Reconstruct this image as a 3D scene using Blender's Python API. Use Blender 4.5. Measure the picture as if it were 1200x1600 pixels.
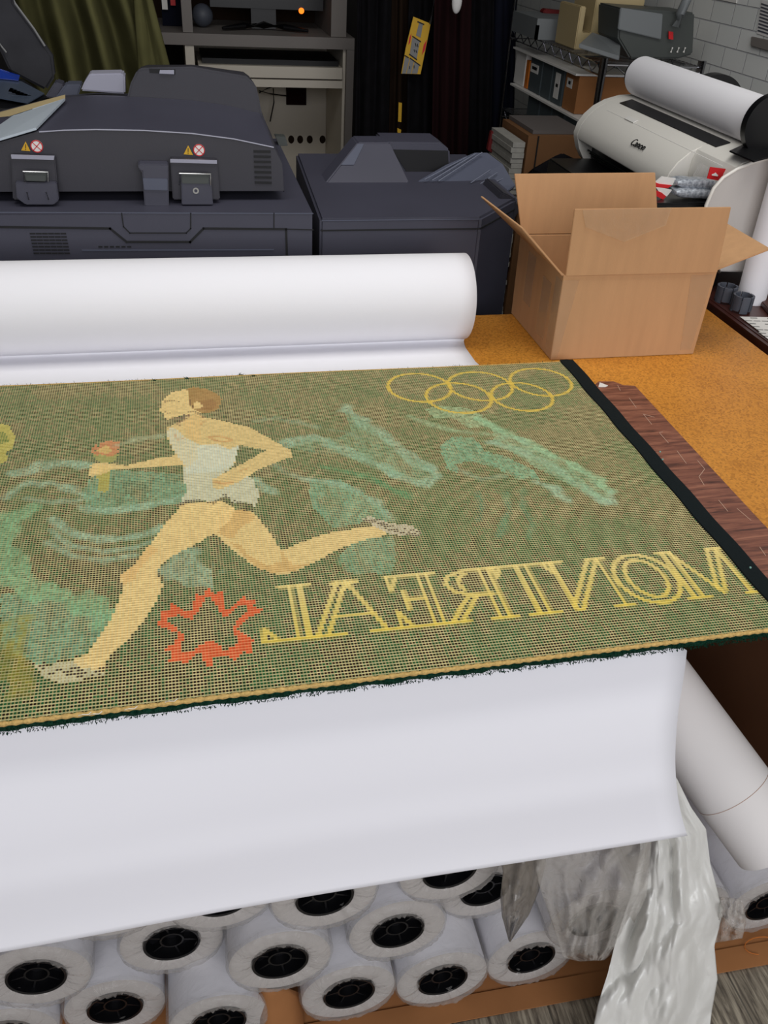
import bpy, bmesh, math, random
import numpy as np
from mathutils import Vector, Matrix, noise

for o in list(bpy.data.objects):
    bpy.data.objects.remove(o)
SC = bpy.context.scene
COL = SC.collection
PI = math.pi

# ------------------------------------------------------------------ camera
CAMZ = 1.36
F_PX, PITCH, ROLL, YAW = 1376.0, 0.6010, 0.06186, -0.24098
fw = Vector((-math.sin(YAW) * math.cos(PITCH), math.cos(YAW) * math.cos(PITCH), -math.sin(PITCH)))
r0 = Vector((math.cos(YAW), math.sin(YAW), 0))
u0 = r0.cross(fw)
RT = r0 * math.cos(ROLL) + u0 * math.sin(ROLL)
UP = -r0 * math.sin(ROLL) + u0 * math.cos(ROLL)
camd = bpy.data.cameras.new('camera')
cam = bpy.data.objects.new('camera', camd)
COL.objects.link(cam)
camd.sensor_fit = 'VERTICAL'
camd.sensor_height = 36.0
camd.lens = F_PX / 1600.0 * 36.0
camd.clip_start = 0.02
m3 = Matrix((RT, UP, -fw)).transposed()
cam.matrix_world = Matrix.Translation((0, 0, CAMZ)) @ m3.to_4x4()
SC.camera = cam

# ------------------------------------------------------------------ light
SC.view_settings.view_transform = 'Standard'
SC.view_settings.look = 'None'
SC.view_settings.gamma = 1.0
SC.view_settings.use_curve_mapping = False
SC.view_settings.exposure = 0.0
world = bpy.data.worlds.new('world')
SC.world = world
world.use_nodes = True
world.node_tree.nodes['Background'].inputs[0].default_value = (0.80, 0.87, 1.0, 1)
world.node_tree.nodes['Background'].inputs[1].default_value = 0.09


def area(name, loc, target, sx, sy, watts, col):
    d = bpy.data.lights.new(name, 'AREA')
    d.shape = 'RECTANGLE'
    d.size = sx
    d.size_y = sy
    d.energy = watts
    d.color = col
    o = bpy.data.objects.new(name, d)
    COL.objects.link(o)
    o.location = loc
    o.rotation_euler = (Vector(target) - Vector(loc)).to_track_quat('-Z', 'Y').to_euler()
    return o


# daylight from the shop front behind the photographer, and a ceiling fitting over the bench
area('shop_window_light', (0.3, -1.9, 1.75), (0.5, 1.0, 0.62), 3.0, 1.6, 64, (0.97, 0.97, 1.0))
area('ceiling_light', (0.35, 1.1, 2.7), (0.35, 1.15, 0.0), 2.2, 1.0, 31, (1.0, 0.985, 0.95))

# ------------------------------------------------------------------ pixel -> world helpers


def PX(u, v, **k):
    """point of the place seen at photo pixel (u, v) on the plane x=, y= or z= (world z)"""
    d = RT * ((u - 600) / F_PX) - UP * ((v - 800) / F_PX) + fw
    a, val = list(k.items())[0]
    if a == 'z':
        t = (val - CAMZ) / d.z
    elif a == 'y':
        t = val / d.y
    else:
        t = val / d.x
    return Vector((0, 0, CAMZ)) + d * t


# ------------------------------------------------------------------ materials


class NT:
    def __init__(self, name):
        self.m = bpy.data.materials.new(name)
        self.m.use_nodes = True
        self.t = self.m.node_tree
        self.t.nodes.clear()
        self.out = self.n('ShaderNodeOutputMaterial')

    def n(self, typ, **k):
        nd = self.t.nodes.new(typ)
        for a, b in k.items():
            if hasattr(nd, a):
                setattr(nd, a, b)
        return nd

    def l(self, a, b):
        self.t.links.new(a, b)


def setin(nd, name, v):
    if name in nd.inputs:
        nd.inputs[name].default_value = v


def ramp(T, src, stops):
    r = T.n('ShaderNodeValToRGB')
    e = r.color_ramp.elements
    while len(e) < len(stops):
        e.new(0.5)
    for i, (p, c) in enumerate(stops):
        e[i].position = p
        e[i].color = (*c, 1)
    T.l(src, r.inputs[0])
    return r.outputs[0]


def srgb(r, g, b):
    def f(c):
        c /= 255.0
        return c / 12.92 if c <= 0.04045 else ((c + 0.055) / 1.055) ** 2.4
    return (f(r), f(g), f(b))


def mat(name, col, rough=0.5, metal=0.0, spec=0.5, var=0.0, vscale=20.0, bump=0.0, bscale=200.0,
        stretch=None, col2=None, emit=None, coat=0.0):
    T = NT(name)
    p = T.n('ShaderNodeBsdfPrincipled')
    setin(p, 'Base Color', (*col, 1))
    setin(p, 'Roughness', rough)
    setin(p, 'Metallic', metal)
    setin(p, 'Specular IOR Level', spec)
    setin(p, 'Coat Weight', coat)
    tc = T.n('ShaderNodeTexCoord')
    vec = tc.outputs['Object']
    if stretch:
        mp = T.n('ShaderNodeMapping')
        mp.inputs['Scale'].default_value = stretch
        T.l(vec, mp.inputs[0])
        vec = mp.outputs[0]
    if var or col2:
        nz = T.n('ShaderNodeTexNoise')
        nz.inputs['Scale'].default_value = vscale
        nz.inputs['Detail'].default_value = 6
        T.l(vec, nz.inputs['Vector'])
        a = col2 if col2 else tuple(c * (1 - var) for c in col)
        b = col if col2 else tuple(min(1, c * (1 + var)) for c in col)
        T.l(ramp(T, nz.outputs[0], [(0.3, a), (0.7, b)]), p.inputs['Base Color'])
    if bump:
        nb = T.n('ShaderNodeTexNoise')
        nb.inputs['Scale'].default_value = bscale
        nb.inputs['Detail'].default_value = 4
        T.l(vec, nb.inputs['Vector'])
        bp = T.n('ShaderNodeBump')
        bp.inputs['Strength'].default_value = bump
        bp.inputs['Distance'].default_value = 0.002
        T.l(nb.outputs[0], bp.inputs['Height'])
        T.l(bp.outputs[0], p.inputs['Normal'])
    if emit:
        setin(p, 'Emission Color', (*emit[0], 1))
        setin(p, 'Emission Strength', emit[1])
    T.l(p.outputs[0], T.out.inputs[0])
    return T.m


def film(name, col, opac, rough=0.18, wr=60.0, bump=0.6, rim=0.45):
    T = NT(name)
    tr = T.n('ShaderNodeBsdfTransparent')
    p = T.n('ShaderNodeBsdfPrincipled')
    setin(p, 'Base Color', (*col, 1))
    setin(p, 'Roughness', rough)
    setin(p, 'Specular IOR Level', 0.9)
    tc = T.n('ShaderNodeTexCoord')
    nz = T.n('ShaderNodeTexNoise')
    nz.inputs['Scale'].default_value = wr
    nz.inputs['Detail'].default_value = 5
    nz.inputs['Distortion'].default_value = 1.2
    T.l(tc.outputs['Object'], nz.inputs['Vector'])
    bp = T.n('ShaderNodeBump')
    bp.inputs['Strength'].default_value = bump
    bp.inputs['Distance'].default_value = 0.006
    T.l(nz.outputs[0], bp.inputs['Height'])
    T.l(bp.outputs[0], p.inputs['Normal'])
    fr = T.n('ShaderNodeLayerWeight')
    fr.inputs[0].default_value = 0.35
    T.l(bp.outputs[0], fr.inputs['Normal'])
    mr = T.n('ShaderNodeMapRange')
    mr.inputs['From Min'].default_value = 0.0
    mr.inputs['From Max'].default_value = 1.0
    mr.inputs['To Min'].default_value = opac
    mr.inputs['To Max'].default_value = min(1, opac + rim)
    T.l(fr.outputs['Facing'], mr.inputs[0])
    mx = T.n('ShaderNodeMixShader')
    T.l(mr.outputs[0], mx.inputs[0])
    T.l(tr.outputs[0], mx.inputs[1])
    T.l(p.outputs[0], mx.inputs[2])
    T.l(mx.outputs[0], T.out.inputs[0])
    return T.m


M = {}
M['paper'] = mat('white_paper', srgb(231, 230, 235), 0.75, spec=0.2, bump=0.05, bscale=60)
M['roll_end'] = mat('roll_end', srgb(186, 180, 176), 0.8, var=0.03, vscale=300)
M['paper_edge'] = mat('paper_edge', srgb(215, 213, 212), 0.85, var=0.04, vscale=300)
M['paper_warm'] = mat('paper_warm', srgb(232, 228, 226), 0.8, spec=0.15)
M['tan_line'] = mat('tan_line', srgb(176, 142, 122), 0.8)
M['black_plastic'] = mat('black_plastic', srgb(11, 11, 14), 0.35)
M['dark_body'] = mat('charcoal_plastic', srgb(62, 62, 75), 0.5, var=0.06, vscale=6, bump=0.1, bscale=900)
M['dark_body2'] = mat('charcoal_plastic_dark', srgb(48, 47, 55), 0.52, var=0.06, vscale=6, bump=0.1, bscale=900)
M['slate'] = mat('slate_plastic', srgb(78, 82, 98), 0.5, bump=0.1, bscale=900)
M['groove'] = mat('groove_black', srgb(12, 12, 16), 0.7)
M['grey_light'] = mat('light_grey_plastic', srgb(150, 150, 165), 0.5)
M['rib'] = mat('rib_slate', srgb(104, 108, 124), 0.5)
M['wedge_grey'] = mat('pale_grey_plastic', srgb(176, 186, 196), 0.45)
M['steel'] = mat('steel', srgb(190, 190, 190), 0.3, metal=1.0)
M['chrome'] = mat('chrome', srgb(190, 190, 195), 0.2, metal=1.0)
M['card'] = mat('cardboard', srgb(192, 150, 110), 0.85, spec=0.15, var=0.05, vscale=9, bump=0.15, bscale=120, stretch=(6, 6, 0.6))
M['card_in'] = mat('cardboard_inner', srgb(183, 132, 88), 0.88, spec=0.1, var=0.06, vscale=14, stretch=(8, 8, 0.5))
M['card_floor'] = mat('cardboard_floor', srgb(158, 108, 68), 0.85, spec=0.1, var=0.08, vscale=12)
M['stack_grey'] = mat('stack_grey', srgb(150, 148, 142), 0.8, var=0.1, vscale=60)
M['pad_grey'] = mat('pad_grey', srgb(92, 86, 84), 0.8)
M['card_dull'] = mat('cardboard_dull', srgb(112, 80, 54), 0.85, spec=0.1, var=0.08, vscale=12)
M['tape'] = film('packing_tape', srgb(214, 184, 148), 0.16, 0.1, 35, 0.25, 0.2)
M['wrap'] = film('clear_film', srgb(225, 222, 220), 0.04, 0.10, 38, 0.9, 0.28)
M['wrap_end'] = film('gathered_film', srgb(190, 186, 182), 0.16, 0.07, 42, 1.0, 0.45)
M['clear_bag'] = film('clear_bag', srgb(200, 194, 186), 0.14, 0.06, 30, 1.0, 0.4)
M['smoky_bag'] = film('smoky_bag', srgb(128, 120, 110), 0.5, 0.14, 25, 0.7, 0.3)
M['white_bag'] = film('white_bag_film', srgb(226, 225, 220), 0.86, 0.36, 40, 0.18, 0.12)
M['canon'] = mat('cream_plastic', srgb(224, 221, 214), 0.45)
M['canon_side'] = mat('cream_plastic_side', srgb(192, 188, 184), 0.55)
M['desk_wood'] = mat('dark_cherry_wood', srgb(64, 32, 26), 0.35, var=0.25, vscale=10, stretch=(8, 1, 8))
M['cab_white'] = mat('cabinet_white', srgb(206, 198, 184), 0.55)
M['cab_grey'] = mat('cabinet_grey', srgb(122, 116, 112), 0.6)
M['olive'] = mat('olive_cloth', srgb(84, 82, 52), 0.95, var=0.12, vscale=15, bump=0.2, bscale=500, spec=0.1)
M['grey_cloth'] = mat('grey_cloth', srgb(58, 58, 62), 0.95, var=0.15, vscale=15, spec=0.1)
M['seam'] = mat('seam_grey', srgb(130, 130, 130), 0.9)
M['black_cloth'] = mat('black_cloth', srgb(16, 15, 18), 0.95, var=0.3, vscale=20, spec=0.1)
M['maroon_cloth'] = mat('maroon_cloth', srgb(30, 12, 14), 0.95, spec=0.1)
M['brown_cloth'] = mat('brown_cloth', srgb(44, 32, 24), 0.95, spec=0.1)
M['navy_cloth'] = mat('navy_cloth', srgb(20, 22, 34), 0.95, spec=0.1)
M['yellow'] = mat('yellow_card', srgb(205, 160, 30), 0.6)
M['orange'] = mat('orange_card', srgb(200, 110, 30), 0.6)
M['red'] = mat('red_print', srgb(200, 20, 28), 0.5)
M['dark_red'] = mat('dark_red', srgb(104, 14, 16), 0.6)
M['white'] = mat('white_print', srgb(222, 220, 216), 0.6)
M['black'] = mat('black_print', srgb(10, 10, 10), 0.6)
M['foil'] = mat('foil', srgb(196, 202, 210), 0.3, metal=0.25, col2=srgb(110, 116, 126), vscale=150, bump=0.8, bscale=70)
M['beige'] = mat('beige_case', srgb(176, 158, 118), 0.6)
M['machine'] = mat('machine_grey', srgb(66, 70, 68), 0.5)
M['machine_light'] = mat('machine_pale', srgb(112, 116, 118), 0.5)
M['clip'] = mat('clip_plastic', srgb(72, 76, 86), 0.55, bump=0.1)
M['bin'] = mat('bin_grey', srgb(66, 76, 80), 0.7)
M['brown_board'] = mat('hardboard', srgb(104, 66, 38), 0.8, var=0.08, vscale=8)
M['pile'] = mat('green_pile', srgb(16, 52, 38), 0.95, var=0.4, vscale=300, spec=0.1)
M['binding'] = mat('black_binding', srgb(16, 24, 26), 0.9, bump=0.3, bscale=700, spec=0.15)
M['cord'] = mat('tan_cord', srgb(190, 158, 98), 0.9, var=0.25, vscale=350, bump=0.6, bscale=420, spec=0.1)
M['lint'] = mat('lint', srgb(120, 160, 150), 0.9)
M['orange_led'] = mat('orange_led', srgb(230, 110, 20), 0.4, emit=(srgb(255, 110, 10), 2.0))
M['blue_screen'] = mat('blue_screen', srgb(24, 50, 130), 0.2, emit=(srgb(20, 60, 170), 0.12))
M['screen_grey'] = mat('screen_grey', srgb(70, 80, 96), 0.25)
M['green_plastic'] = mat('lime_plastic', srgb(70, 90, 25), 0.6)

# particle board
T = NT('particle_board')
p = T.n('ShaderNodeBsdfPrincipled')
setin(p, 'Roughness', 0.42)
setin(p, 'Specular IOR Level', 0.35)
tc = T.n('ShaderNodeTexCoord')
n1 = T.n('ShaderNodeTexNoise')
n1.inputs['Scale'].default_value = 6
n1.inputs['Detail'].default_value = 4
n2 = T.n('ShaderNodeTexVoronoi')
n2.inputs['Scale'].default_value = 330
n3 = T.n('ShaderNodeTexNoise')
n3.inputs['Scale'].default_value = 7
n3.inputs['Detail'].default_value = 9
n3.inputs['Roughness'].default_value = 0.75
for q in (n1, n2, n3):
    T.l(tc.outputs['Object'], q.inputs['Vector'])
base = ramp(T, n1.outputs[0], [(0.3, srgb(186, 122, 42)), (0.7, srgb(208, 142, 56))])
chips = ramp(T, n2.outputs['Color'], [(0.15, (0.62, 0.56, 0.48)), (0.5, (0.98, 0.97, 0.95)), (0.9, (1.15, 1.15, 1.1))])
mx = T.n('ShaderNodeMix', data_type='RGBA', blend_type='MULTIPLY')
mx.inputs[0].default_value = 0.75
T.l(base, mx.inputs[6])
T.l(chips, mx.inputs[7])
st = ramp(T, n3.outputs[0], [(0.66, (1, 1, 1)), (0.76, (0.6, 0.52, 0.45))])
mx2 = T.n('ShaderNodeMix', data_type='RGBA', blend_type='MULTIPLY')
mx2.inputs[0].default_value = 1
T.l(mx.outputs[2], mx2.inputs[6])
T.l(st, mx2.inputs[7])
T.l(mx2.outputs[2], p.inputs['Base Color'])
T.l(p.outputs[0], T.out.inputs[0])
M['board'] = T.m

# wood print materials (vinyl strip, floor planks)


def woodmat(name, c1, c2, c3, scl, planks=None, rough=0.5):
    T = NT(name)
    p = T.n('ShaderNodeBsdfPrincipled')
    setin(p, 'Roughness', rough)
    tc = T.n('ShaderNodeTexCoord')
    mp = T.n('ShaderNodeMapping')
    mp.inputs['Scale'].default_value = scl
    T.l(tc.outputs['Object'], mp.inputs[0])
    nz = T.n('ShaderNodeTexNoise')
    nz.inputs['Scale'].default_value = 4
    nz.inputs['Detail'].default_value = 10
    nz.inputs['Roughness'].default_value = 0.7
    nz.inputs['Distortion'].default_value = 0.6
    T.l(mp.outputs[0], nz.inputs['Vector'])
    col = ramp(T, nz.outputs[0], [(0.36, c1), (0.5, c2), (0.64, c3)])
    if planks:
        br = T.n('ShaderNodeTexBrick')
        br.inputs['Color1'].default_value = (1, 1, 1, 1)
        br.inputs['Color2'].default_value = (0.75, 0.75, 0.75, 1)
        br.inputs['Mortar'].default_value = (0.25, 0.25, 0.25, 1)
        br.inputs['Scale'].default_value = 1.0
        br.inputs['Mortar Size'].default_value = 0.0015
        br.inputs['Brick Width'].default_value = planks[0]
        br.inputs['Row Height'].default_value = planks[1]
        mp2 = T.n('ShaderNodeMapping')
        mp2.inputs['Rotation'].default_value = (0, 0, PI / 2)
        T.l(tc.outputs['Object'], mp2.inputs[0])
        T.l(mp2.outputs[0], br.inputs['Vector'])
        m_ = T.n('ShaderNodeMix', data_type='RGBA', blend_type='MULTIPLY')
        m_.inputs[0].default_value = 1
        T.l(col, m_.inputs[6])
        T.l(br.outputs[0], m_.inputs[7])
        col = m_.outputs[2]
    T.l(col, p.inputs['Base Color'])
    T.l(p.outputs[0], T.out.inputs[0])
    return T.m


M['vinyl'] = woodmat('wood_print_vinyl', srgb(64, 34, 26), srgb(118, 70, 54), srgb(150, 98, 76), (2.4, 26, 3), rough=0.5)
M['floor'] = woodmat('weathered_planks', srgb(60, 52, 44), srgb(134, 124, 108), srgb(184, 174, 154), (26, 2.2, 4), (1.2, 0.15), 0.6)

# painted block wall
T = NT('painted_block')
p = T.n('ShaderNodeBsdfPrincipled')
setin(p, 'Roughness', 0.7)
tc = T.n('ShaderNodeTexCoord')
mp = T.n('ShaderNodeMapping')
mp.inputs['Rotation'].default_value = (PI / 2, 0, PI / 2)
sp = T.n('ShaderNodeSeparateXYZ')
cb = T.n('ShaderNodeCombineXYZ')
T.l(tc.outputs['Object'], sp.inputs[0])
T.l(sp.outputs['Y'], cb.inputs['X'])
T.l(sp.outputs['Z'], cb.inputs['Y'])
br = T.n('ShaderNodeTexBrick')
br.inputs['Scale'].default_value = 1
br.inputs['Brick Width'].default_value = 0.128
br.inputs['Row Height'].default_value = 0.0585
br.inputs['Mortar Size'].default_value = 0.0022
br.inputs['Mortar Smooth'].default_value = 0.6
br.inputs['Color1'].default_value = (*srgb(224, 226, 224), 1)
br.inputs['Color2'].default_value = (*srgb(216, 219, 217), 1)
br.inputs['Mortar'].default_value = (*srgb(184, 186, 190), 1)
T.l(cb.outputs[0], br.inputs['Vector'])
T.l(br.outputs['Color'], p.inputs['Base Color'])
bp = T.n('ShaderNodeBump')
bp.invert = True
bp.inputs['Strength'].default_value = 0.8
bp.inputs['Distance'].default_value = 0.004
T.l(br.outputs['Fac'], bp.inputs['Height'])
T.l(bp.outputs[0], p.inputs['Normal'])
T.l(p.outputs[0], T.out.inputs[0])
M['block'] = T.m
M['wall_dark'] = mat('dark_wall', srgb(30, 27, 27), 0.9)
M['ceiling'] = mat('ceiling_paint', srgb(120, 118, 115), 0.9)

# woven rug back: per-stitch colour attribute + thread frame computed from UV cells
T = NT('woven_rug_back')
p = T.n('ShaderNodeBsdfPrincipled')
setin(p, 'Roughness', 0.9)
setin(p, 'Specular IOR Level', 0.15)
at = T.n('ShaderNodeAttribute')
at.attribute_name = 'yarn'
fl = T.n('ShaderNodeAttribute')
fl.attribute_name = 'thread'
uv = T.n('ShaderNodeUVMap')
uv.uv_map = 'cells'
sp = T.n('ShaderNodeSeparateXYZ')
T.l(uv.outputs[0], sp.inputs[0])


def mth(op, a, b=None, c=None):
    nd = T.n('ShaderNodeMath')
    nd.operation = op
    for i, x in enumerate((a, b, c)):
        if x is None:
            continue
        if isinstance(x, (int, float)):
            nd.inputs[i].default_value = x
        else:
            T.l(x, nd.inputs[i])
    return nd.outputs[0]


row = mth('FLOOR', sp.outputs['Y'])
par = mth('MULTIPLY', mth('MODULO', row, 2), 0.35)
fx = mth('FRACT', mth('ADD', sp.outputs['X'], 0.0))
fy = mth('FRACT', mth('ADD', sp.outputs['Y'], 0.0))
dx = mth('ABSOLUTE', mth('SUBTRACT', fx, 0.5))
dy = mth('ABSOLUTE', mth('SUBTRACT', fy, 0.5))
# rounded hole: inside when (dx/.33)^2 + (dy/.30)^2 < 1
e = mth('ADD', mth('POWER', mth('DIVIDE', dx, 0.37), 2.6), mth('POWER', mth('DIVIDE', dy, 0.32), 2.6))
hole = T.n('ShaderNodeMapRange')
hole.inputs['From Min'].default_value = 0.8
hole.inputs['From Max'].default_value = 1.25
hole.inputs['To Min'].default_value = 1
hole.inputs['To Max'].default_value = 0
T.l(e, hole.inputs[0])
mx = T.n('ShaderNodeMix', data_type='RGBA')
T.l(hole.outputs[0], mx.inputs[0])
wf = T.n('ShaderNodeMapRange')
wf.inputs['From Min'].default_value = 0.24
wf.inputs['From Max'].default_value = 0.36
T.l(dy, wf.inputs[0])
wc = T.n('ShaderNodeMix', data_type='RGBA')
T.l(wf.outputs[0], wc.inputs[0])
wc.inputs[6].default_value = (0.80, 0.66, 0.46, 1)
wc.inputs[7].default_value = (1.10, 1.09, 1.06, 1)
wm = T.n('ShaderNodeMix', data_type='RGBA', blend_type='MULTIPLY')
wm.inputs[0].default_value = 1.0
T.l(fl.outputs['Color'], wm.inputs[6])
T.l(wc.outputs[2], wm.inputs[7])
T.l(wm.outputs[2], mx.inputs[6])
T.l(at.outputs['Color'], mx.inputs[7])
T.l(mx.outputs[2], p.inputs['Base Color'])
bp = T.n('ShaderNodeBump')
bp.invert = True
bp.inputs['Strength'].default_value = 0.5
bp.inputs['Distance'].default_value = 0.0012
T.l(hole.outputs[0], bp.inputs['Height'])
T.l(bp.outputs[0], p.inputs['Normal'])
T.l(p.outputs[0], T.out.inputs[0])
M['rug'] = T.m

# ------------------------------------------------------------------ mesh helpers
ORIG = {}


def V(*a):
    return Vector(a)


def tag(o, label=None, cat=None, group=None, kind=None):
    if label:
        o['label'] = label
    if cat:
        o['category'] = cat
    if group:
        o['group'] = group
    if kind:
        o['kind'] = kind
    return o


def thing(name, label, cat, loc=(0, 0, 0), group=None):
    o = bpy.data.objects.new(name, None)
    COL.objects.link(o)
    o.location = loc
    o.empty_display_size = 0.05
    ORIG[o] = Vector(loc)
    return tag(o, label, cat, group)


def obj(name, bm, m, parent=None, smooth=False, bevel=0.0, origin=None, label=None, ang=35):
    if bevel > 0:
        es = [e for e in bm.edges if len(e.link_faces) == 2 and e.calc_face_angle(0) > math.radians(ang)]
        if es:
            bmesh.ops.bevel(bm, geom=es, offset=bevel, segments=2, affect='EDGES', clamp_overlap=True)
    if parent is not None:
        og = ORIG[parent]
    elif origin is not None:
        og = Vector(origin)
    else:
        cs = [v.co for v in bm.verts]
        og = Vector(((min(c.x for c in cs) + max(c.x for c in cs)) / 2,
                     (min(c.y for c in cs) + max(c.y for c in cs)) / 2, min(c.z for c in cs)))
    for v in bm.verts:
        v.co -= og
    me = bpy.data.meshes.new(name)
    bm.to_mesh(me)
    bm.free()
    o = bpy.data.objects.new(name, me)
    ms = m if isinstance(m, (list, tuple)) else [m]
    for q in ms:
        me.materials.append(M[q] if isinstance(q, str) else q)
    if smooth:
        for f in me.polygons:
            f.use_smooth = True
        if smooth != 'all':
            try:
                me.set_sharp_from_angle(angle=math.radians(smooth if smooth is not True else 40))
            except Exception:
                pass
    COL.objects.link(o)
    if parent is not None:
        o.parent = parent
        ORIG[o] = ORIG[parent]
    else:
        o.location = og
        ORIG[o] = og
    if label:
        o['label'] = label
    return o


def struct(name, bm, m):
    return tag(obj(name, bm, m, origin=(0, 0, 0)), kind='structure')


def bx(bm, x0, x1, y0, y1, z0, z1, R=None, mi=0):
    vs = [bm.verts.new((x, y, z)) for x in (x0, x1) for y in (y0, y1) for z in (z0, z1)]
    fs = [(0, 1, 3, 2), (4, 6, 7, 5), (0, 4, 5, 1), (2, 3, 7, 6), (0, 2, 6, 4), (1, 5, 7, 3)]
    for f in fs:
        q = bm.faces.new([vs[i] for i in f])
        q.material_index = mi
    if R is not None:
        for v in vs:
            v.co = R @ v.co
    return vs


def box(x0, x1, y0, y1, z0, z1):
    bm = bmesh.new()
    bx(bm, x0, x1, y0, y1, z0, z1)
    return bm


def prism(bm, pts, d, mi=0):
    """solid from an outline (list of 3-D points, planar) pushed along vector d"""
    a = [bm.verts.new(p) for p in pts]
    b = [bm.verts.new(Vector(p) + Vector(d)) for p in pts]
    n = len(a)
    fs = [bm.faces.new(a[::-1]), bm.faces.new(b)]
    for i in range(n):
        fs.append(bm.faces.new([a[i], a[(i + 1) % n], b[(i + 1) % n], b[i]]))
    for f in fs:
        f.material_index = mi
    return a, b


def fixn(bm):
    bmesh.ops.recalc_face_normals(bm, faces=bm.faces[:])
    return bm


def PR(px, y, d, z=None):
    """prism of a pixel outline standing on the plane y, d metres deep"""
    bm = bmesh.new()
    prism(bm, [PX(u, v, y=y) for u, v in px], (0, d, 0))
    return fixn(bm)


def frame_axes(d):
    d = d.normalized()
    a = Vector((0, 0, 1)) if abs(d.z) < 0.9 else Vector((1, 0, 0))
    s = d.cross(a).normalized()
    return s, s.cross(d).normalized()


def tube(bm, pts, r, seg=10, caps=True, mi=0):
    pts = [Vector(p) for p in pts]
    rings = []
    n = len(pts)
    ref = None
    for i, p in enumerate(pts):
        d = (pts[min(i + 1, n - 1)] - pts[max(i - 1, 0)])
        if ref is None:
            s, t = frame_axes(d)
        else:
            dn = d.normalized()
            s = (ref - dn * ref.dot(dn)).normalized()
            t = dn.cross(s)
        ref = s
        rr = r[i] if isinstance(r, (list, tuple)) else r
        rings.append([bm.verts.new(p + (s * math.cos(a) + t * math.sin(a)) * rr)
                      for a in [2 * PI * k / seg for k in range(seg)]])
    for i in range(n - 1):
        for k in range(seg):
            f = bm.faces.new([rings[i][k], rings[i][(k + 1) % seg], rings[i + 1][(k + 1) % seg], rings[i + 1][k]])
            f.material_index = mi
    if caps:
        bm.faces.new(rings[0][::-1]).material_index = mi
        bm.faces.new(rings[-1]).material_index = mi
    return rings


def lathe(bm, prof, seg=40, M4=None, close=True, mi=0, fn=None):
    """prof: list of (radius, along-axis) about the local Y axis"""
    rings = []
    for j, (r, y) in enumerate(prof):
        ring = []
        for k in range(seg):
            a = 2 * PI * k / seg
            rr, yy = (r, y) if fn is None else fn(j, k, r, y, a)
            co = Vector((rr * math.cos(a), yy, rr * math.sin(a)))
            ring.append(bm.verts.new(M4 @ co if M4 else co))
        rings.append(ring)
    n = len(rings)
    for i in range(n if close else n - 1):
        for k in range(seg):
            f = bm.faces.new([rings[i][k], rings[i][(k + 1) % seg], rings[(i + 1) % n][(k + 1) % seg], rings[(i + 1) % n][k]])
            f.material_index = mi
    return rings


def grid(bm, rows, mi=0):
    vs = [[bm.verts.new(p) for p in r] for r in rows]
    for i in range(len(vs) - 1):
        for j in range(len(vs[0]) - 1):
            bm.faces.new([vs[i][j], vs[i][j + 1], vs[i + 1][j + 1], vs[i + 1][j]]).material_index = mi
    return vs


def solid(o, t, offset=0):
    md = o.modifiers.new('thickness', 'SOLIDIFY')
    md.thickness = t
    md.offset = offset
    return o


def quad_plate(pts, th):
    """thin solid plate on 4 (or more) coplanar points; th is a thickness vector"""
    bm = bmesh.new()
    prism(bm, pts, th)
    return fixn(bm)


def groove(bm, pts, w, nrm, h=0.0012):
    """thin raised/dark line following points on a face with outward normal nrm"""
    nrm = Vector(nrm).normalized()
    for a, b in zip(pts[:-1], pts[1:]):
        a, b = Vector(a), Vector(b)
        d = (b - a).normalized()
        s = d.cross(nrm).normalized() * (w / 2)
        e = d * (w / 2)
        prism(bm, [a - s - e, a + s - e, b + s + e, b - s + e], nrm * h)


TZ = CAMZ - 0.665        # bench top height
RZ = CAMZ - 0.650        # top face of the rug

# ================================================================== setting
bm = box(-3.2, 1.9, -1.2, 5.0, -0.06, 0.0)
struct('floor', bm, 'floor')
struct('wall_right', box(1.70, 1.82, -0.3, 5.0, 0, 2.8), 'block')
struct('wall_left', box(-3.32, -3.2, -0.3, 5.0, 0, 2.8), 'wall_dark')
struct('wall_back', box(-3.2, 1.9, 4.80, 4.92, 0, 2.8), 'wall_dark')
struct('ceiling', box(-3.2, 1.9, -0.3, 5.0, 2.8, 2.9), 'ceiling')

# ================================================================== workbench
bench = thing('workbench', 'long amber particle-board workbench carrying the rug and the cardboard box', 'workbench', (0.0, 1.1, 0))
obj('tabletop', box(-1.7, 1.066, 0.705, 1.60, TZ - 0.032, TZ), 'board', bench, bevel=0.002)
for xa in (-1.66, 1.0):
    obj('side_panel', box(xa, xa + 0.03, 0.73, 1.58, 0.0, TZ - 0.033), 'brown_board', bench)
obj('back_panel', box(-1.63, 0.999, 1.55, 1.575, 0.0, TZ - 0.034), 'brown_board', bench)
for xa in (-0.9,):
    obj('leg', box(xa, xa + 0.06, 1.40, 1.46, 0.0, TZ - 0.034), 'brown_board', bench)

# ================================================================== roll of paper with its sheet run out over the bench
YR, RR = 1.505, 0.0765
proll = thing('paper_roll', 'big white paper roll on the bench, its sheet draping over the front edge', 'paper roll', (-0.5, YR, TZ))
bm = bmesh.new()
rot = Matrix.Translation((0.5 - 0.0, YR, TZ + RR + 0.001)) @ Matrix.Rotation(-PI / 2, 4, 'Z')
# local +Y becomes world +X; run to the left with negative y
lathe(bm, [(RR, 0), (RR, -2.0), (0.040, -2.0), (0.040, 0)], 64, Matrix.Translation((0.497, YR, TZ + RR + 0.001)) @ Matrix.Rotation(-PI / 2, 4, 'Z'))
fixn(bm)
obj('wound_paper', bm, 'paper', proll, smooth=40)
bm = bmesh.new()
lathe(bm, [(0.0395, 0.002), (0.0395, -2.0), (0.036, -2.0), (0.036, 0.002)], 40, Matrix.Translation((0.495, YR, TZ + RR + 0.001)) @ Matrix.Rotation(-PI / 2, 4, 'Z'))
fixn(bm)
obj('core', bm, 'card_in', proll, smooth=40)
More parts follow.
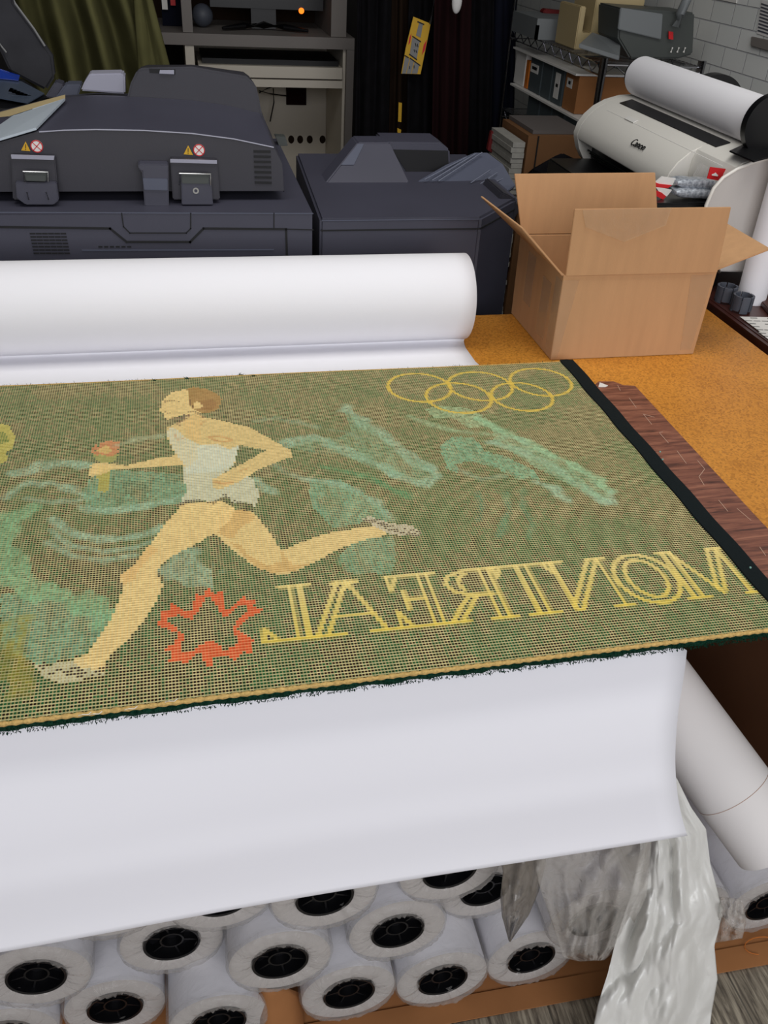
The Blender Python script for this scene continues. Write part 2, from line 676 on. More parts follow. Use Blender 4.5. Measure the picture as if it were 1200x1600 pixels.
# sheet: profile (y, z, right-edge x)
prof = []
zc_ = TZ + RR + 0.001
for k in range(33):      # follows the roll over its top and front, then peels off towards the bench
    a = math.radians(110 - 176 * k / 32)
    prof.append((YR - math.cos(a) * (RR + 0.0008), zc_ + math.sin(a) * (RR + 0.0008), 0.497))
yl, zl_ = prof[-1][0], prof[-1][1]
for k in range(1, 9):
    t = k / 8
    b1_, b2_ = (yl + 0.002, TZ + 0.003), (yl - 0.010, TZ + 0.0012)
    y_ = (1 - t) ** 3 * yl + 3 * (1 - t) ** 2 * t * b1_[0] + 3 * (1 - t) * t * t * b2_[0] + t ** 3 * (yl - 0.030)
    z_ = (1 - t) ** 3 * zl_ + 3 * (1 - t) ** 2 * t * b1_[1] + 3 * (1 - t) * t * t * b2_[1] + t ** 3 * (TZ + 0.0012)
    prof.append((y_, z_, 0.497 - 0.006 * t))
for y, x in ((1.385, 0.492), (1.36, 0.497), (1.30, 0.500), (1.2, 0.501), (1.0, 0.501), (0.80, 0.502), (0.70, 0.503), (0.655, 0.503)):
    prof.append((y, TZ + 0.0012, x))
edge_px = [(1073, 1016, 0.637), (1071, 1035, 0.6335), (1066, 1070, 0.624), (1060, 1105, 0.611), (1056, 1150, 0.597),
           (1055, 1190, 0.586), (1057, 1225, 0.575), (1061, 1255, 0.568), (1067, 1282, 0.561), (1074, 1306, 0.553)]
prof.append((0.645, TZ + 0.0002, 0.503))
for u, v, y in edge_px:
    q = PX(u, v, y=y)
    prof.append((y, q.z, q.x))
pp = []
for i in range(len(prof) - 1):
    P0, P1, P2, P3 = [Vector(prof[max(0, min(len(prof) - 1, i + d))]) for d in (-1, 0, 1, 2)]
    sub = 3 if prof[i][1] < TZ - 0.01 else 1
    for k in range(sub):
        t = k / sub
        pp.append(tuple(0.5 * ((2 * P1) + (P2 - P0) * t + (2 * P0 - 5 * P1 + 4 * P2 - P3) * t * t + (3 * P1 - P0 - 3 * P2 + P3) * t ** 3)))
pp.append(prof[-1])
prof = pp
bm = bmesh.new()
rows = []
NX = 60
for i, (y, z, xr) in enumerate(prof):
    r = []
    hang = max(0, TZ - z)
    for j in range(NX + 1):
        s = j / NX
        x = xr + (-1.5 - xr) * s
        w = noise.noise(Vector((x * 1.7, z * 2.0, 3.1))) * 0.010 * min(1, hang * 8)
        zz = z + (0 if hang < 0.01 else -0.0)
        r.append(Vector((x, y + w, zz)))
    rows.append(r)
grid(bm, rows)
o = obj('sheet', bm, 'paper', proll, smooth='all')
solid(o, 0.0006)

# ================================================================== rug
RX0, RX1, RY0, RY1 = -0.95, 0.640, 0.632, 1.342
CW, CH = 0.00345, 0.0040
NXC, NYC = int((RX1 - RX0) / CW), int((RY1 - RY0) / CH)
CW, CH = (RX1 - RX0) / NXC, (RY1 - RY0) / NYC
rng = np.random.RandomState(7)


def vnoise(X, Y, sx, sy, seed):
    g = np.random.RandomState(seed).rand(97, 97)
    x = X / sx % 96
    y = Y / sy % 96
    xi, yi = np.floor(x).astype(int), np.floor(y).astype(int)
    fx_, fy_ = x - xi, y - yi
    fx_ = fx_ * fx_ * (3 - 2 * fx_)
    fy_ = fy_ * fy_ * (3 - 2 * fy_)
    a = g[yi, xi] * (1 - fx_) + g[yi, xi + 1] * fx_
    b = g[yi + 1, xi] * (1 - fx_) + g[yi + 1, xi + 1] * fx_
    return a * (1 - fy_) + b * fy_


def rugpt(u, v):
    q = PX(u, v, z=RZ)
    return (q.x, q.y)


def crop(pts, ox, oy, s):
    return [rugpt(ox + a / s, oy + b / s) for a, b in pts]


gx = RX0 + (np.arange(NXC) + 0.5) * CW
gy = RY0 + (np.arange(NYC) + 0.5) * CH
GX, GY = np.meshgrid(gx, gy)          # rows = y


def inpoly(poly, X=None, Y=None):
    X = GX if X is None else X
    Y = GY if Y is None else Y
    ins = np.zeros(X.shape, bool)
    n = len(poly)
    for i in range(n):
        x1, y1 = poly[i]
        x2, y2 = poly[(i + 1) % n]
        if y1 == y2:
            continue
        c = ((y1 > Y) != (y2 > Y)) & (X < (x2 - x1) * (Y - y1) / (y2 - y1) + x1)
        ins ^= c
    return ins


def dline(pts, X=None, Y=None):
    X = GX if X is None else X
    Y = GY if Y is None else Y
    D = np.full(X.shape, 9.0)
    for (x1, y1), (x2, y2) in zip(pts[:-1], pts[1:]):
        dx_, dy_ = x2 - x1, y2 - y1
        L = dx_ * dx_ + dy_ * dy_ + 1e-12
        t = np.clip(((X - x1) * dx_ + (Y - y1) * dy_) / L, 0, 1)
        D = np.minimum(D, np.hypot(X - x1 - t * dx_, Y - y1 - t * dy_))
    return D


S = lambda *c: np.array(srgb(*c))
yarn = np.zeros((NYC, NXC, 3))
thr = np.zeros((NYC, NXC, 3))
# background: dark brown / black green mottled in streaks along the weave
f1 = vnoise(GX, GY, 0.045, 0.06, 1)
f2 = vnoise(GX, GY, 0.0075, 0.022, 2)
f3 = rng.rand(NYC, NXC)
g_amt = np.clip((f1 * 0.75 + f2 * 0.55 + (f3 - 0.5) * 0.7 - 0.48) * 3.2, 0, 1)[..., None]
brown = S(30, 18, 12)
green = S(22, 76, 42)
dk = rng.rand(NYC, NXC)[..., None]
yarn[:] = brown * (1 - g_amt) + green * g_amt
thr_g = g_amt.copy()
yarn *= 0.35 + 1.0 * dk
tint = (0.5 * vnoise(GX, GY, 0.006, 0.014, 5) + 0.5 * rng.rand(NYC, NXC))[..., None]
thr[:] = S(206, 194, 148) * (1 - tint * 0.5) + S(122, 134, 90) * tint * 0.5
hi = 0.5 * vnoise(GX, GY, 0.0045, 0.018, 11) + 0.5 * rng.rand(NYC, NXC)
thr *= (0.78 + 0.36 * hi)[..., None]
thr = thr * (1 - 0.3 * thr_g) + S(64, 112, 76) * 0.3 * thr_g


def put(mask, col, a=1.0, fill=0.0, jit=0.12):
    """colour the stitches in mask; fill = how far the surface thread takes the colour too"""
    c = S(*col)
    A = (mask.astype(float) if mask.dtype == bool else mask)[..., None]
    j = 1 + jit * (rng.rand(NYC, NXC)[..., None] - 0.5) * 2
    global yarn, thr
    yarn = yarn * (1 - A * a) + (c * j * (0.80 if fill > 0.55 else 1.0)) * A * a
    thr = thr * (1 - A * fill) + np.minimum(c * 1.18 * j, 1) * A * fill


def teal(pts, w, amt=0.75, src=(0, 0, 1), col=(146, 178, 152), wob=0.7):
    P = crop(pts, *src)
    ww = w / src[2] / 1450.0 * 1.75
    D = dline(P) + (vnoise(GX, GY, 0.015, 0.015, 21) - 0.5) * ww * wob
    m = np.clip((ww / 2 - D) / (0.007) + 0.5, 0, 1)
    m = m * np.clip(0.45 + 1.1 * vnoise(GX, GY, 0.008, 0.03, 22), 0, 1) * amt
    m = np.clip(m * 1.35, 0, 1) * (0.6 + 0.4 * (rng.rand(NYC, NXC) < 0.8))
    put(m, col, 0.85, 0.5, 0.3)


def tealp(pts, src, amt=0.7, col=(112, 158, 128)):
    m = inpoly(crop(pts, *src)).astype(float)
    m = m * np.clip(0.25 + 1.2 * vnoise(GX, GY, 0.007, 0.028, 25), 0, 1) * amt
    m = np.clip(m * 1.35, 0, 1) * (0.55 + 0.45 * (rng.rand(NYC, NXC) < 0.8))
    put(m, col, 0.78, 0.42, 0.35)


C8 = (0, 560, 2.4)
C3 = (400, 600, 4.0)
CR = (640, 600, 3.75)
# --- swirls at the left
tealp([(0, 880), (200, 890), (400, 960), (390, 1030), (310, 1110), (150, 1150), (60, 1110), (0, 1090)], C8, 0.8)
teal([(110, 560), (30, 620), (0, 700), (30, 790), (130, 860), (290, 910), (410, 970)], 62, 0.8, C8, (122, 170, 128))
teal([(60, 430), (160, 400), (250, 392), (335, 398)], 34, 0.8, C8)
teal([(20, 520), (90, 470), (190, 465), (290, 500), (330, 520)], 26, 0.7, C8)
teal([(100, 525), (200, 540), (300, 530)], 18, 0.6, C8)
tealp([(410, 418), (560, 425), (690, 438), (700, 500), (680, 545), (560, 560), (400, 590), (320, 560), (315, 500), (350, 420)], C8, 0.85)
put(inpoly(crop([(460, 470), (520, 455), (570, 490), (540, 520), (470, 510)], *C8)), (50, 62, 42), 0.8)
teal([(320, 560), (420, 575), (560, 555), (680, 520)], 30, 0.85, C8)
teal([(200, 600), (270, 655), (400, 680), (520, 668), (600, 640)], 24, 0.85, C8)
teal([(190, 645), (260, 700), (380, 725), (500, 712), (560, 690)], 13, 0.8, C8)
teal([(180, 690), (270, 740), (390, 758), (500, 738)], 15, 0.7, C8)
teal([(640, 800), (700, 760), (760, 830)], 70, 0.55, C8)
teal([(90, 990), (60, 1080), (80, 1180), (60, 1250)], 34, 0.6, C8, (150, 140, 50))
teal([(20, 1000), (0, 1090), (20, 1180)], 30, 0.5, C8, (140, 135, 50))
# --- swirls in the middle
teal([(0, 230), (120, 215), (260, 240), (380, 270)], 34, 0.35, C3)
teal([(190, 380), (300, 345), (430, 350), (560, 420), (700, 480), (860, 560)], 62, 0.75, C3)
teal([(560, 150), (640, 215), (790, 320), (910, 420), (1080, 530)], 66, 0.7, C3)
teal([(1080, 530), (1135, 580), (1060, 630), (940, 600), (860, 560)], 40, 0.8, C3)
teal([(420, 520), (560, 550), (700, 580), (820, 650), (950, 700)], 40, 0.65, C3, (70, 140, 96))
tealp([(330, 600), (520, 600), (660, 680), (790, 770), (850, 870), (700, 850), (640, 880), (480, 905), (340, 760)], C3, 0.85)
teal([(300, 600), (480, 615), (640, 680), (770, 760), (840, 850)], 40, 0.6, C3)
tealp([(640, 960), (860, 960), (870, 1100), (840, 1190), (560, 1190), (500, 1100)], C3, 0.6)
teal([(-10, 600), (60, 650), (120, 690)], 46, 0.65, C3)
teal([(470, 290), (560, 300), (640, 340)], 24, 0.35, C3)
teal([(60, 480), (200, 560), (300, 600)], 30, 0.3, C3)
tealp([(560, 170), (700, 240), (900, 420), (1100, 540), (1130, 590), (1040, 640), (900, 580), (700, 520), (520, 440), (400, 440), (200, 400), (330, 335), (500, 340), (600, 300)], C3, 0.5, (120, 160, 128))
# --- torn horse-like swirl at the right
tealp([(90, 150), (180, 130), (340, 140), (440, 190), (500, 240), (350, 260), (260, 200), (150, 200)], CR, 0.8, (150, 180, 140))
teal([(0, 190), (120, 240), (260, 275), (400, 290), (470, 300)], 30, 0.6, CR, (150, 178, 140))
teal([(400, 205), (500, 250), (620, 310), (780, 390), (950, 470), (1090, 550), (1180, 630)], 50, 0.85, CR, (142, 185, 146))
teal([(480, 345), (600, 370), (760, 440), (900, 530), (1010, 600), (1130, 680)], 52, 0.8, CR)
teal([(500, 345), (560, 310), (650, 320), (690, 360)], 18, 0.7, CR)
teal([(1180, 630), (1190, 690), (1120, 680)], 30, 0.8, CR)
tealp([(175, 370), (250, 310), (380, 315), (440, 395), (560, 425), (720, 500), (760, 560), (640, 560), (500, 490), (360, 455), (270, 470), (290, 530), (220, 500)], CR, 0.9, (110, 165, 134))
teal([(740, 575), (840, 610), (930, 680)], 46, 0.75, CR)
teal([(280, 500), (420, 560), (560, 540)], 24, 0.4, CR)
for a_ in ([(660, 620), (660, 720), (720, 820), (700, 900)], [(570, 640), (580, 740), (520, 900)], [(400, 640), (420, 720), (400, 800)]):
    teal(a_, 24, 0.5, CR, (80, 135, 105))
tealp([(480, 250), (620, 300), (780, 385), (950, 465), (1100, 555), (1190, 640), (1130, 690), (1000, 620), (850, 545), (720, 480), (600, 400), (500, 350)], CR, 0.6, (132, 172, 138))
# --- rings
for cx_, cy_, ra in ((0.360, 1.269, 0.052), (0.463, 1.264, 0.0535), (0.572, 1.268, 0.052), (0.415, 1.226, 0.053), (0.521, 1.219, 0.050)):
    D = np.abs(np.hypot(GX - cx_, (GY - cy_)) - ra)
    put(np.clip((0.0026 - D) / 0.0016 + 0.55, 0, 1), (214, 186, 84), 0.95, 0.85)

# --- letters, mirrored, drawn with a double line
BL, CP = 0.6975, 0.7855
LET = []


def letter(x0, x1, strokes, lw=0.0056):
    for st in strokes:
        P = [(x1 - (x1 - x0) * a, BL + (CP - BL) * b) for a, b in st]
        LET.append((P, lw))


dbl = lambda a, b, w: [[a, b], [(a[0] + w, a[1]), (b[0] + w, b[1])]]
# glyphs written the normal way round in a unit box; x1 - a mirrors them
letter(0.547, 0.636, [[(0, 0), (0.16, 0)], [(0, 1), (0.2, 1)], [(0.08, 0), (0.08, 1)], [(0.08, 1), (0.42, 0.12)], [(0.22, 1), (0.52, 0.14)],
                      [(0.47, 0.05), (0.80, 0.96)], [(0.80, 1), (1, 1)], [(0.80, 1), (0.80, 0.04)], [(0.92, 1), (0.92, 0.02)], [(0.70, 0), (1.0, 0)]])
ang = [2 * PI * k / 28 for k in range(29)]
letter(0.474, 0.550, [[(0.5 + 0.5 * math.cos(a), 0.5 + 0.52 * math.sin(a)) for a in ang], [(0.5 + 0.31 * math.cos(a), 0.5 + 0.40 * math.sin(a)) for a in ang]])
letter(0.396, 0.476, [[(0, 1), (0.26, 1)], [(0.0, 0), (0.28, 0)], [(0.13, 1), (0.13, 0)], [(0.13, 1), (0.80, 0.0)], [(0.28, 1), (0.9, 0.08)],
                      [(0.72, 1), (1, 1)], [(0.88, 1), (0.88, 0.02)]])
letter(0.329, 0.404, [[(0, 1), (1, 1)], [(0, 1), (0.03, 0.8), (0.12, 0.95)], [(1, 1), (0.97, 0.8), (0.88, 0.95)], [(0.42, 1), (0.42, 0)], [(0.58, 1), (0.58, 0)], [(0.26, 0), (0.74, 0)]])
letter(0.254, 0.334, [[(0, 1), (0.5, 1), (0.78, 0.9), (0.84, 0.74), (0.76, 0.58), (0.5, 0.48), (0.2, 0.48)], [(0.5, 0.93), (0.62, 0.85), (0.65, 0.73), (0.6, 0.6)],
                      [(0.12, 1), (0.12, 0)], [(0.26, 1), (0.26, 0)], [(0, 0), (0.38, 0)], [(0.45, 0.48), (0.82, 0.0)], [(0.58, 0.48), (0.96, 0.02)], [(0.72, 0), (1, 0)]])
letter(0.199, 0.257, [[(0, 1), (1, 1)], [(1, 1), (0.97, 0.72), (0.82, 0.96)], [(0.16, 1), (0.16, 0)], [(0.34, 1), (0.34, 0)], [(0.34, 0.52), (0.74, 0.52)],
                      [(0.74, 0.70), (0.74, 0.34)], [(0, 0), (1, 0), (0.98, 0.3), (0.8, 0.04)]])
letter(0.098, 0.196, [[(0, 0), (0.3, 0)], [(0.13, 0), (0.44, 0.95)], [(0.32, 0.98), (0.62, 0.98)], [(0.46, 1), (0.80, 0)], [(0.56, 1), (0.92, 0)], [(0.62, 0), (1, 0)], [(0.26, 0.33), (0.66, 0.33)], [(0.38, 0.98), (0.54, 0.8)]])
letter(0.049, 0.108, [[(0, 1), (0.58, 1)], [(0.18, 1), (0.18, 0)], [(0.38, 1), (0.38, 0)], [(0, 0), (1, 0), (0.98, 0.24), (0.78, 0.04)]])
for P, lw in LET:
    D = dline(P)
    yv = np.clip(vnoise(GX, GY, 0.02, 0.02, 31), 0, 1)
    g_ = np.clip((GY - BL) / (CP - BL), 0, 1)
    m_ = np.clip((lw / 2 - D) / 0.0016 + 0.45, 0, 1)
    put(m_ * (1 - 0.35 * g_), (226, 202, 92), 0.9, 0.75, 0.06)
    put(m_ * 0.7 * g_, (232, 214, 156), 0.85, 0.5, 0.06)

# --- red zigzag star emblem
C4 = (240, 880, 4.615)
outer = [(290, 225), (345, 235), (395, 182), (425, 225), (492, 200), (500, 335), (520, 345), (655, 235), (665, 275), (730, 265), (720, 320), (795, 342), (700, 385), (620, 455), (600, 480), (650, 510), (730, 565), (690, 580), (718, 655), (640, 640), (580, 700), (520, 660), (430, 680), (432, 742), (362, 745), (350, 640), (300, 660), (215, 742), (205, 690), (75, 722), (140, 650), (50, 622), (150, 575), (175, 510), (0, 435), (60, 405), (35, 350), (105, 340), (120, 292), (200, 340), (265, 350), (285, 330)]
inner = [(350, 290), (385, 235), (440, 290), (460, 340), (505, 385), (540, 375), (640, 295), (690, 340), (600, 420), (560, 480), (600, 560), (590, 600), (500, 625), (470, 600), (400, 555), (330, 590), (270, 640), (195, 640), (180, 600), (225, 520), (110, 435), (100, 400), (180, 375), (265, 410), (320, 355)]
put(inpoly(crop(outer, *C4)) & ~inpoly(crop(inner, *C4)), (228, 88, 48), 0.97, 0.62)

# --- yellow ornament cut by the left edge of the view
put(inpoly(crop([(-160, 300), (-60, 235), (0, 245), (35, 250), (56, 290), (50, 335), (25, 350), (28, 384), (0, 392), (-100, 390)], *C8)), (196, 186, 96), 0.95, 0.6)
put(inpoly(crop([(-30, 280), (20, 275), (35, 310), (0, 325), (-30, 320)], *C8)), (60, 100, 54), 0.9, 0.2)

# --- the runner
HD = (230, 590, 6.0)
skin, skin2, tan = (232, 204, 142), (206, 170, 110), (190, 152, 94)
white_ = (208, 208, 180)
front_leg = [(685, 548), (620, 620), (560, 700), (500, 775), (478, 792), (452, 808), (450, 830), (462, 850), (448, 900), (425, 950), (400, 1000), (360, 1055), (322, 1108), (300, 1125), (330, 1150), (390, 1155), (405, 1120), (440, 1090), (480, 1050), (540, 980), (580, 920), (605, 870), (608, 845), (592, 815), (592, 788), (640, 745), (720, 705), (800, 660), (870, 600), (880, 560), (830, 535)]
back_leg = [(820, 560), (940, 575), (975, 610), (1020, 665), (1050, 720), (1080, 715), (1140, 688), (1200, 668), (1260, 652), (1340, 640), (1390, 632), (1445, 648), (1450, 666), (1380, 680), (1300, 705), (1220, 745), (1130, 790), (1080, 810), (1030, 812), (960, 788), (890, 735), (850, 700), (800, 655)]
put(inpoly(crop(back_leg, *C8)), skin, 0.95, 0.72)
put(inpoly(crop([(820, 560), (940, 575), (960, 600), (900, 640), (870, 680), (820, 660)], *C8)), skin2, 0.9, 0.6)
put(inpoly(crop([(1050, 722), (1060, 760), (1000, 780), (930, 740), (900, 700), (860, 690), (960, 788), (1030, 812), (1100, 800), (1160, 775), (1100, 780)], *C8)), tan, 0.7, 0.5)
put(inpoly(crop(front_leg, *C8)), skin, 0.97, 0.8)
put(inpoly(crop([(560, 700), (500, 775), (478, 792), (452, 808), (462, 850), (500, 830), (530, 780), (590, 720)], *C8)), (206, 164, 104), 0.6, 0.4)
# far arm with the torch
put(inpoly(crop([(690, 362), (600, 372), (540, 386), (470, 402), (400, 392), (345, 400), (335, 425), (350, 436), (430, 414), (540, 412), (620, 402), (690, 398)], *C8)), skin, 0.95, 0.7)
# torso and near arm
put(inpoly(crop([(622, 262), (690, 230), (710, 212), (740, 205), (770, 220), (860, 240), (945, 262), (960, 272), (1060, 328), (1098, 352), (1094, 372), (1000, 405), (960, 425), (890, 470), (820, 495), (795, 480), (800, 455), (870, 415), (900, 402), (1000, 345), (890, 326), (880, 400), (700, 420), (668, 380), (630, 300)], *C8)), (224, 198, 138), 0.96, 0.74)
# singlet and shorts
put(inpoly(crop([(662, 262), (700, 300), (745, 322), (800, 330), (860, 340), (895, 328), (880, 395), (860, 420), (800, 455), (795, 480), (820, 495), (890, 470), (930, 440), (955, 462), (972, 520), (955, 560), (940, 545), (880, 545), (842, 518), (800, 540), (740, 534), (672, 546), (700, 500), (690, 450), (692, 400), (668, 370), (640, 320), (628, 282), (636, 262)], *C8)), white_, 0.95, 0.66)
put(inpoly(crop([(745, 326), (820, 320), (860, 345), (895, 335), (880, 395), (830, 425), (700, 435), (690, 420), (740, 380)], *C8)), (198, 206, 190), 0.6, 0.5)
put(inpoly(crop([(690, 232), (740, 206), (765, 222), (756, 250), (758, 300), (745, 322), (712, 300), (690, 260)], *C8)), (220, 190, 130), 0.9, 0.7)
for seg, w_ in (([(260, 530), (275, 560), (290, 585), (350, 570)], 14), ([(500, 450), (520, 425), (560, 400)], 14), ([(580, 560), (640, 550), (720, 560), (800, 590), (740, 605), (650, 595), (600, 570)], 26), ([(640, 980), (720, 1000), (790, 985)], 34), ([(870, 880), (960, 850)], 16)):
    D = dline(crop(seg, *HD))
    put(np.clip((w_ / 6 / 1450 / 2 * 1.6 - D) / 0.002 + 0.4, 0, 1), (186, 134, 84), 0.7, 0.5)
hem = crop([(640, 592), (700, 578), (780, 572), (850, 582), (890, 560), (910, 545), (950, 575), (1020, 590), (1080, 606), (1090, 625)], 120, 590 + 0, 4.0) if False else crop([(672, 549), (700, 540), (745, 532), (800, 543), (832, 532), (842, 516), (858, 535), (900, 546), (940, 556), (944, 572), (905, 566)], *C8)
D = dline(hem)
put((D < 0.0035) & (rng.rand(NYC, NXC) < 0.75), (44, 28, 34), 0.95, 0.1)
# head
put(inpoly(crop([(165, 200), (230, 140), (350, 108), (395, 120), (400, 230), (430, 290), (520, 330), (440, 335), (380, 355), (350, 345), (280, 372), (190, 395), (163, 370), (158, 335), (115, 302), (150, 268), (150, 215)], *HD)), skin, 0.95, 0.75)
put(inpoly(crop([(378, 112), (430, 85), (560, 105), (660, 150), (705, 205), (672, 295), (600, 325), (520, 330), (445, 300), (395, 250), (400, 190)], *HD)), (172, 130, 76), 0.95, 0.6)
put(inpoly(crop([(500, 220), (600, 200), (660, 230), (640, 290), (560, 318), (500, 300)], *HD)), (142, 100, 66), 0.7, 0.3)
put(inpoly(crop([(430, 250), (480, 222), (528, 258), (512, 285), (460, 296)], *HD)), skin, 0.95, 0.8)
for seg in ([(168, 228), (215, 215), (275, 212), (292, 222)], [(160, 318), (190, 330), (225, 336)], [(400, 200), (410, 260), (440, 280)], [(400, 325), (450, 322), (500, 345), (540, 375)]):
    D = dline(crop(seg, *HD))
    put((D < 0.0022) & (rng.rand(NYC, NXC) < 0.8), (70, 44, 40), 0.9, 0.1)
for seg in ([(180, 398), (280, 380), (380, 352)], [(300, 440), (330, 400), (380, 365)]):
    D = dline(crop(seg, *HD))
    put((D < 0.004) & (rng.rand(NYC, NXC) < 0.6), (96, 60, 62), 0.8, 0.25)
# feet
put(inpoly(crop([(128, 1148), (180, 1150), (262, 1132), (310, 1118), (330, 1150), (395, 1150), (385, 1186), (300, 1198), (230, 1212), (160, 1190)], *C8)), (196, 190, 156), 0.9, 0.5)
put(inpoly(crop([(262, 1132), (315, 1112), (340, 1140), (400, 1140), (385, 1170), (310, 1160)], *C8)), skin, 0.9, 0.6)
D = dline(crop([(150, 1150), (190, 1168), (240, 1180), (300, 1160)], *C8))
put((D < 0.005) & (rng.rand(NYC, NXC) < 0.55), (42, 28, 30), 0.95, 0.05)
D = dline(crop([(280, 1182), (330, 1186), (390, 1160)], *C8))
put((D < 0.004) & (rng.rand(NYC, NXC) < 0.7), (42, 28, 30), 0.95, 0.05)
put(inpoly(crop([(660, 850), (710, 828), (830, 875), (960, 885), (1040, 930), (1010, 955), (900, 950), (820, 940), (760, 905)], *C3)), (196, 186, 162), 0.9, 0.5)
D = dline(crop([(690, 860), (740, 858), (830, 900), (920, 925), (1010, 940)], *C3))
put((D < 0.0065) & (rng.rand(NYC, NXC) < 0.55), (44, 26, 32), 0.95, 0.05)
# torch and flame
put(inpoly(crop([(362, 404), (412, 404), (408, 480), (400, 500), (372, 500)], *C8)), (178, 164, 78), 0.92, 0.55)
put(inpoly(crop([(340, 400), (345, 425), (330, 432), (345, 445), (400, 430), (430, 412), (405, 395), (360, 392)], *C8)), skin, 0.9, 0.7)
put(inpoly(crop([(345, 360), (445, 360), (430, 385), (400, 392), (365, 385)], *C8)), (160, 160, 92), 0.9, 0.5)
put(inpoly(crop([(338, 352), (360, 322), (410, 308), (450, 315), (448, 350), (430, 366), (370, 366)], *C8)) & (rng.rand(NYC, NXC) < 0.9), (206, 132, 92), 0.9, 0.55)
put(inpoly(crop([(358, 345), (400, 325), (425, 345), (400, 358)], *C8)), (214, 190, 120), 0.9, 0.6)
teal([(440, 325), (500, 310), (560, 300), (600, 292)], 22, 0.7, C8, (160, 172, 140), 1.0)

# --- rug body: one smooth sheet of stitches, softly curved, with thickness

def rug_z(x, y):
    s = 0.0022 * math.sin(x * 5.1 + 0.6) * math.sin((y - 0.5) * 4.0)
    lip = max(0.0, (0.70 - y)) / 0.07
    sag = -0.006 * lip * lip * max(0, min(1, (0.2 - x) / 0.5))
    return RZ + s * 0.6 + sag


def rug_front(x):
    """front edge waves a little"""
    return -0.004 * math.sin(x * 4.0 + 1.0) - 0.004 * max(0, min(1, (0.0 - x) / 0.3))


rug = thing('rug', 'green woven rug lying face down, its back showing a mirrored runner and lettering', 'rug', (-0.1, 0.98, TZ))
rug['label'] = 'green woven rug lying face down on the white sheet, mirrored torch runner on its back'
me = bpy.data.meshes.new('woven_back')
vx = RX0 + np.arange(NXC + 1) * CW
vy = RY0 + np.arange(NYC + 1) * CH
og = ORIG[rug]
verts = []
for j, y in enumerate(vy):
    wy = max(0.0, 1 - j / 20.0)
    wt = max(0.0, 1 - (NYC - j) / 20.0)
    for x in vx:
        yy = y + rug_front(x) * wy + 0.0015 * math.sin(x * 9) * wt
        xx = x + (-0.003 * (y - 0.98))
        verts.append((xx - og.x, yy - og.y, rug_z(x, y) - og.z))
idx = np.arange((NXC + 1) * (NYC + 1)).reshape(NYC + 1, NXC + 1)
faces = np.stack([idx[:-1, :-1], idx[:-1, 1:], idx[1:, 1:], idx[1:, :-1]], -1).reshape(-1, 4)
me.from_pydata(verts, [], faces.tolist())
me.materials.append(M['rug'])
ca = me.color_attributes.new('yarn', 'FLOAT_COLOR', 'CORNER')
cb_ = me.color_attributes.new('thread', 'FLOAT_COLOR', 'CORNER')
for attr, arr in ((ca, yarn), (cb_, thr)):
    c4 = np.ones((NYC * NXC, 4, 4))
    c4[..., :3] = np.clip(arr, 0, 1).reshape(-1, 1, 3)
    attr.data.foreach_set('color', c4.reshape(-1).astype(np.float32))
uvl = me.uv_layers.new(name='cells')
J, I = np.meshgrid(np.arange(NYC), np.arange(NXC), indexing='ij')
cu = np.stack([I, I + 1, I + 1, I], -1).reshape(-1).astype(np.float32)
cv = np.stack([J, J, J + 1, J + 1], -1).reshape(-1).astype(np.float32)
uvl.data.foreach_set('uv', np.stack([cu, cv], -1).reshape(-1))
for f in me.polygons:
    f.use_smooth = True
ro = bpy.data.objects.new('woven_back', me)
COL.objects.link(ro)
ro.parent = rug
# pile underneath (body with fuzzy rim)
bm = bmesh.new()
nn = 160
rows = []
for t in range(nn + 1):
    x = RX0 + (RX1 - RX0) * t / nn
    f_ = RY0 + rug_front(x) + 0.002
    jf = (random.Random(t).random() - 0.5) * 0.004
    b_ = RY1 + 0.0015 * math.sin(x * 9) - 0.002
    zt, zb = rug_z(x, RY0) - 0.0015, rug_z(x, RY1) - 0.0015
    rows.append([(x, f_ + 0.0, zt), (x, f_ - 0.002 + jf, zt - 0.005), (x, f_ + 0.001 + jf, zt - 0.012),
                 (x, 0.66, TZ + 0.002), (x, 0.98, TZ + 0.002), (x, b_ - 0.01, TZ + 0.002), (x, b_, TZ + 0.006), (x, b_ - 0.001, zb)])
grid(bm, rows)
grid(bm, [[r[0], r[-1]] for r in (rows[0], rows[-1])])
fixn(bm)
tag(obj('pile', bm, 'pile', rug), kind='stuff', label='dark green pile on the rug underside')
bm = bmesh.new()
rr_ = random.Random(3)
for k in range(5200):
    x = RX0 + (RX1 - RX0) * rr_.random()
    front = rr_.random() < 0.82
    if front:
        y = RY0 + rug_front(x) - 0.001
        z = rug_z(x, RY0) - 0.003 - rr_.random() * 0.010
        d = Vector((rr_.uniform(-0.5, 0.5), -1, rr_.uniform(-0.8, 0.2))) * rr_.uniform(0.0008, 0.0028)
    else:
        if noise.noise(Vector((x * 14, 0, 0))) < -0.1 and rr_.random() < 0.8:
            continue
        y = RY1 - 0.001
        z = rug_z(x, RY1) - 0.002
        d = Vector((rr_.uniform(-0.8, 0.8), 0.6, rr_.uniform(0.2, 1.0))) * rr_.uniform(0.002, 0.006)
    s = Vector((0.0007, 0, 0.0003))
    p0 = Vector((x, y, z))
    a, b, c = bm.verts.new(p0 - s), bm.verts.new(p0 + s), bm.verts.new(p0 + d)
    bm.faces.new((a, b, c))
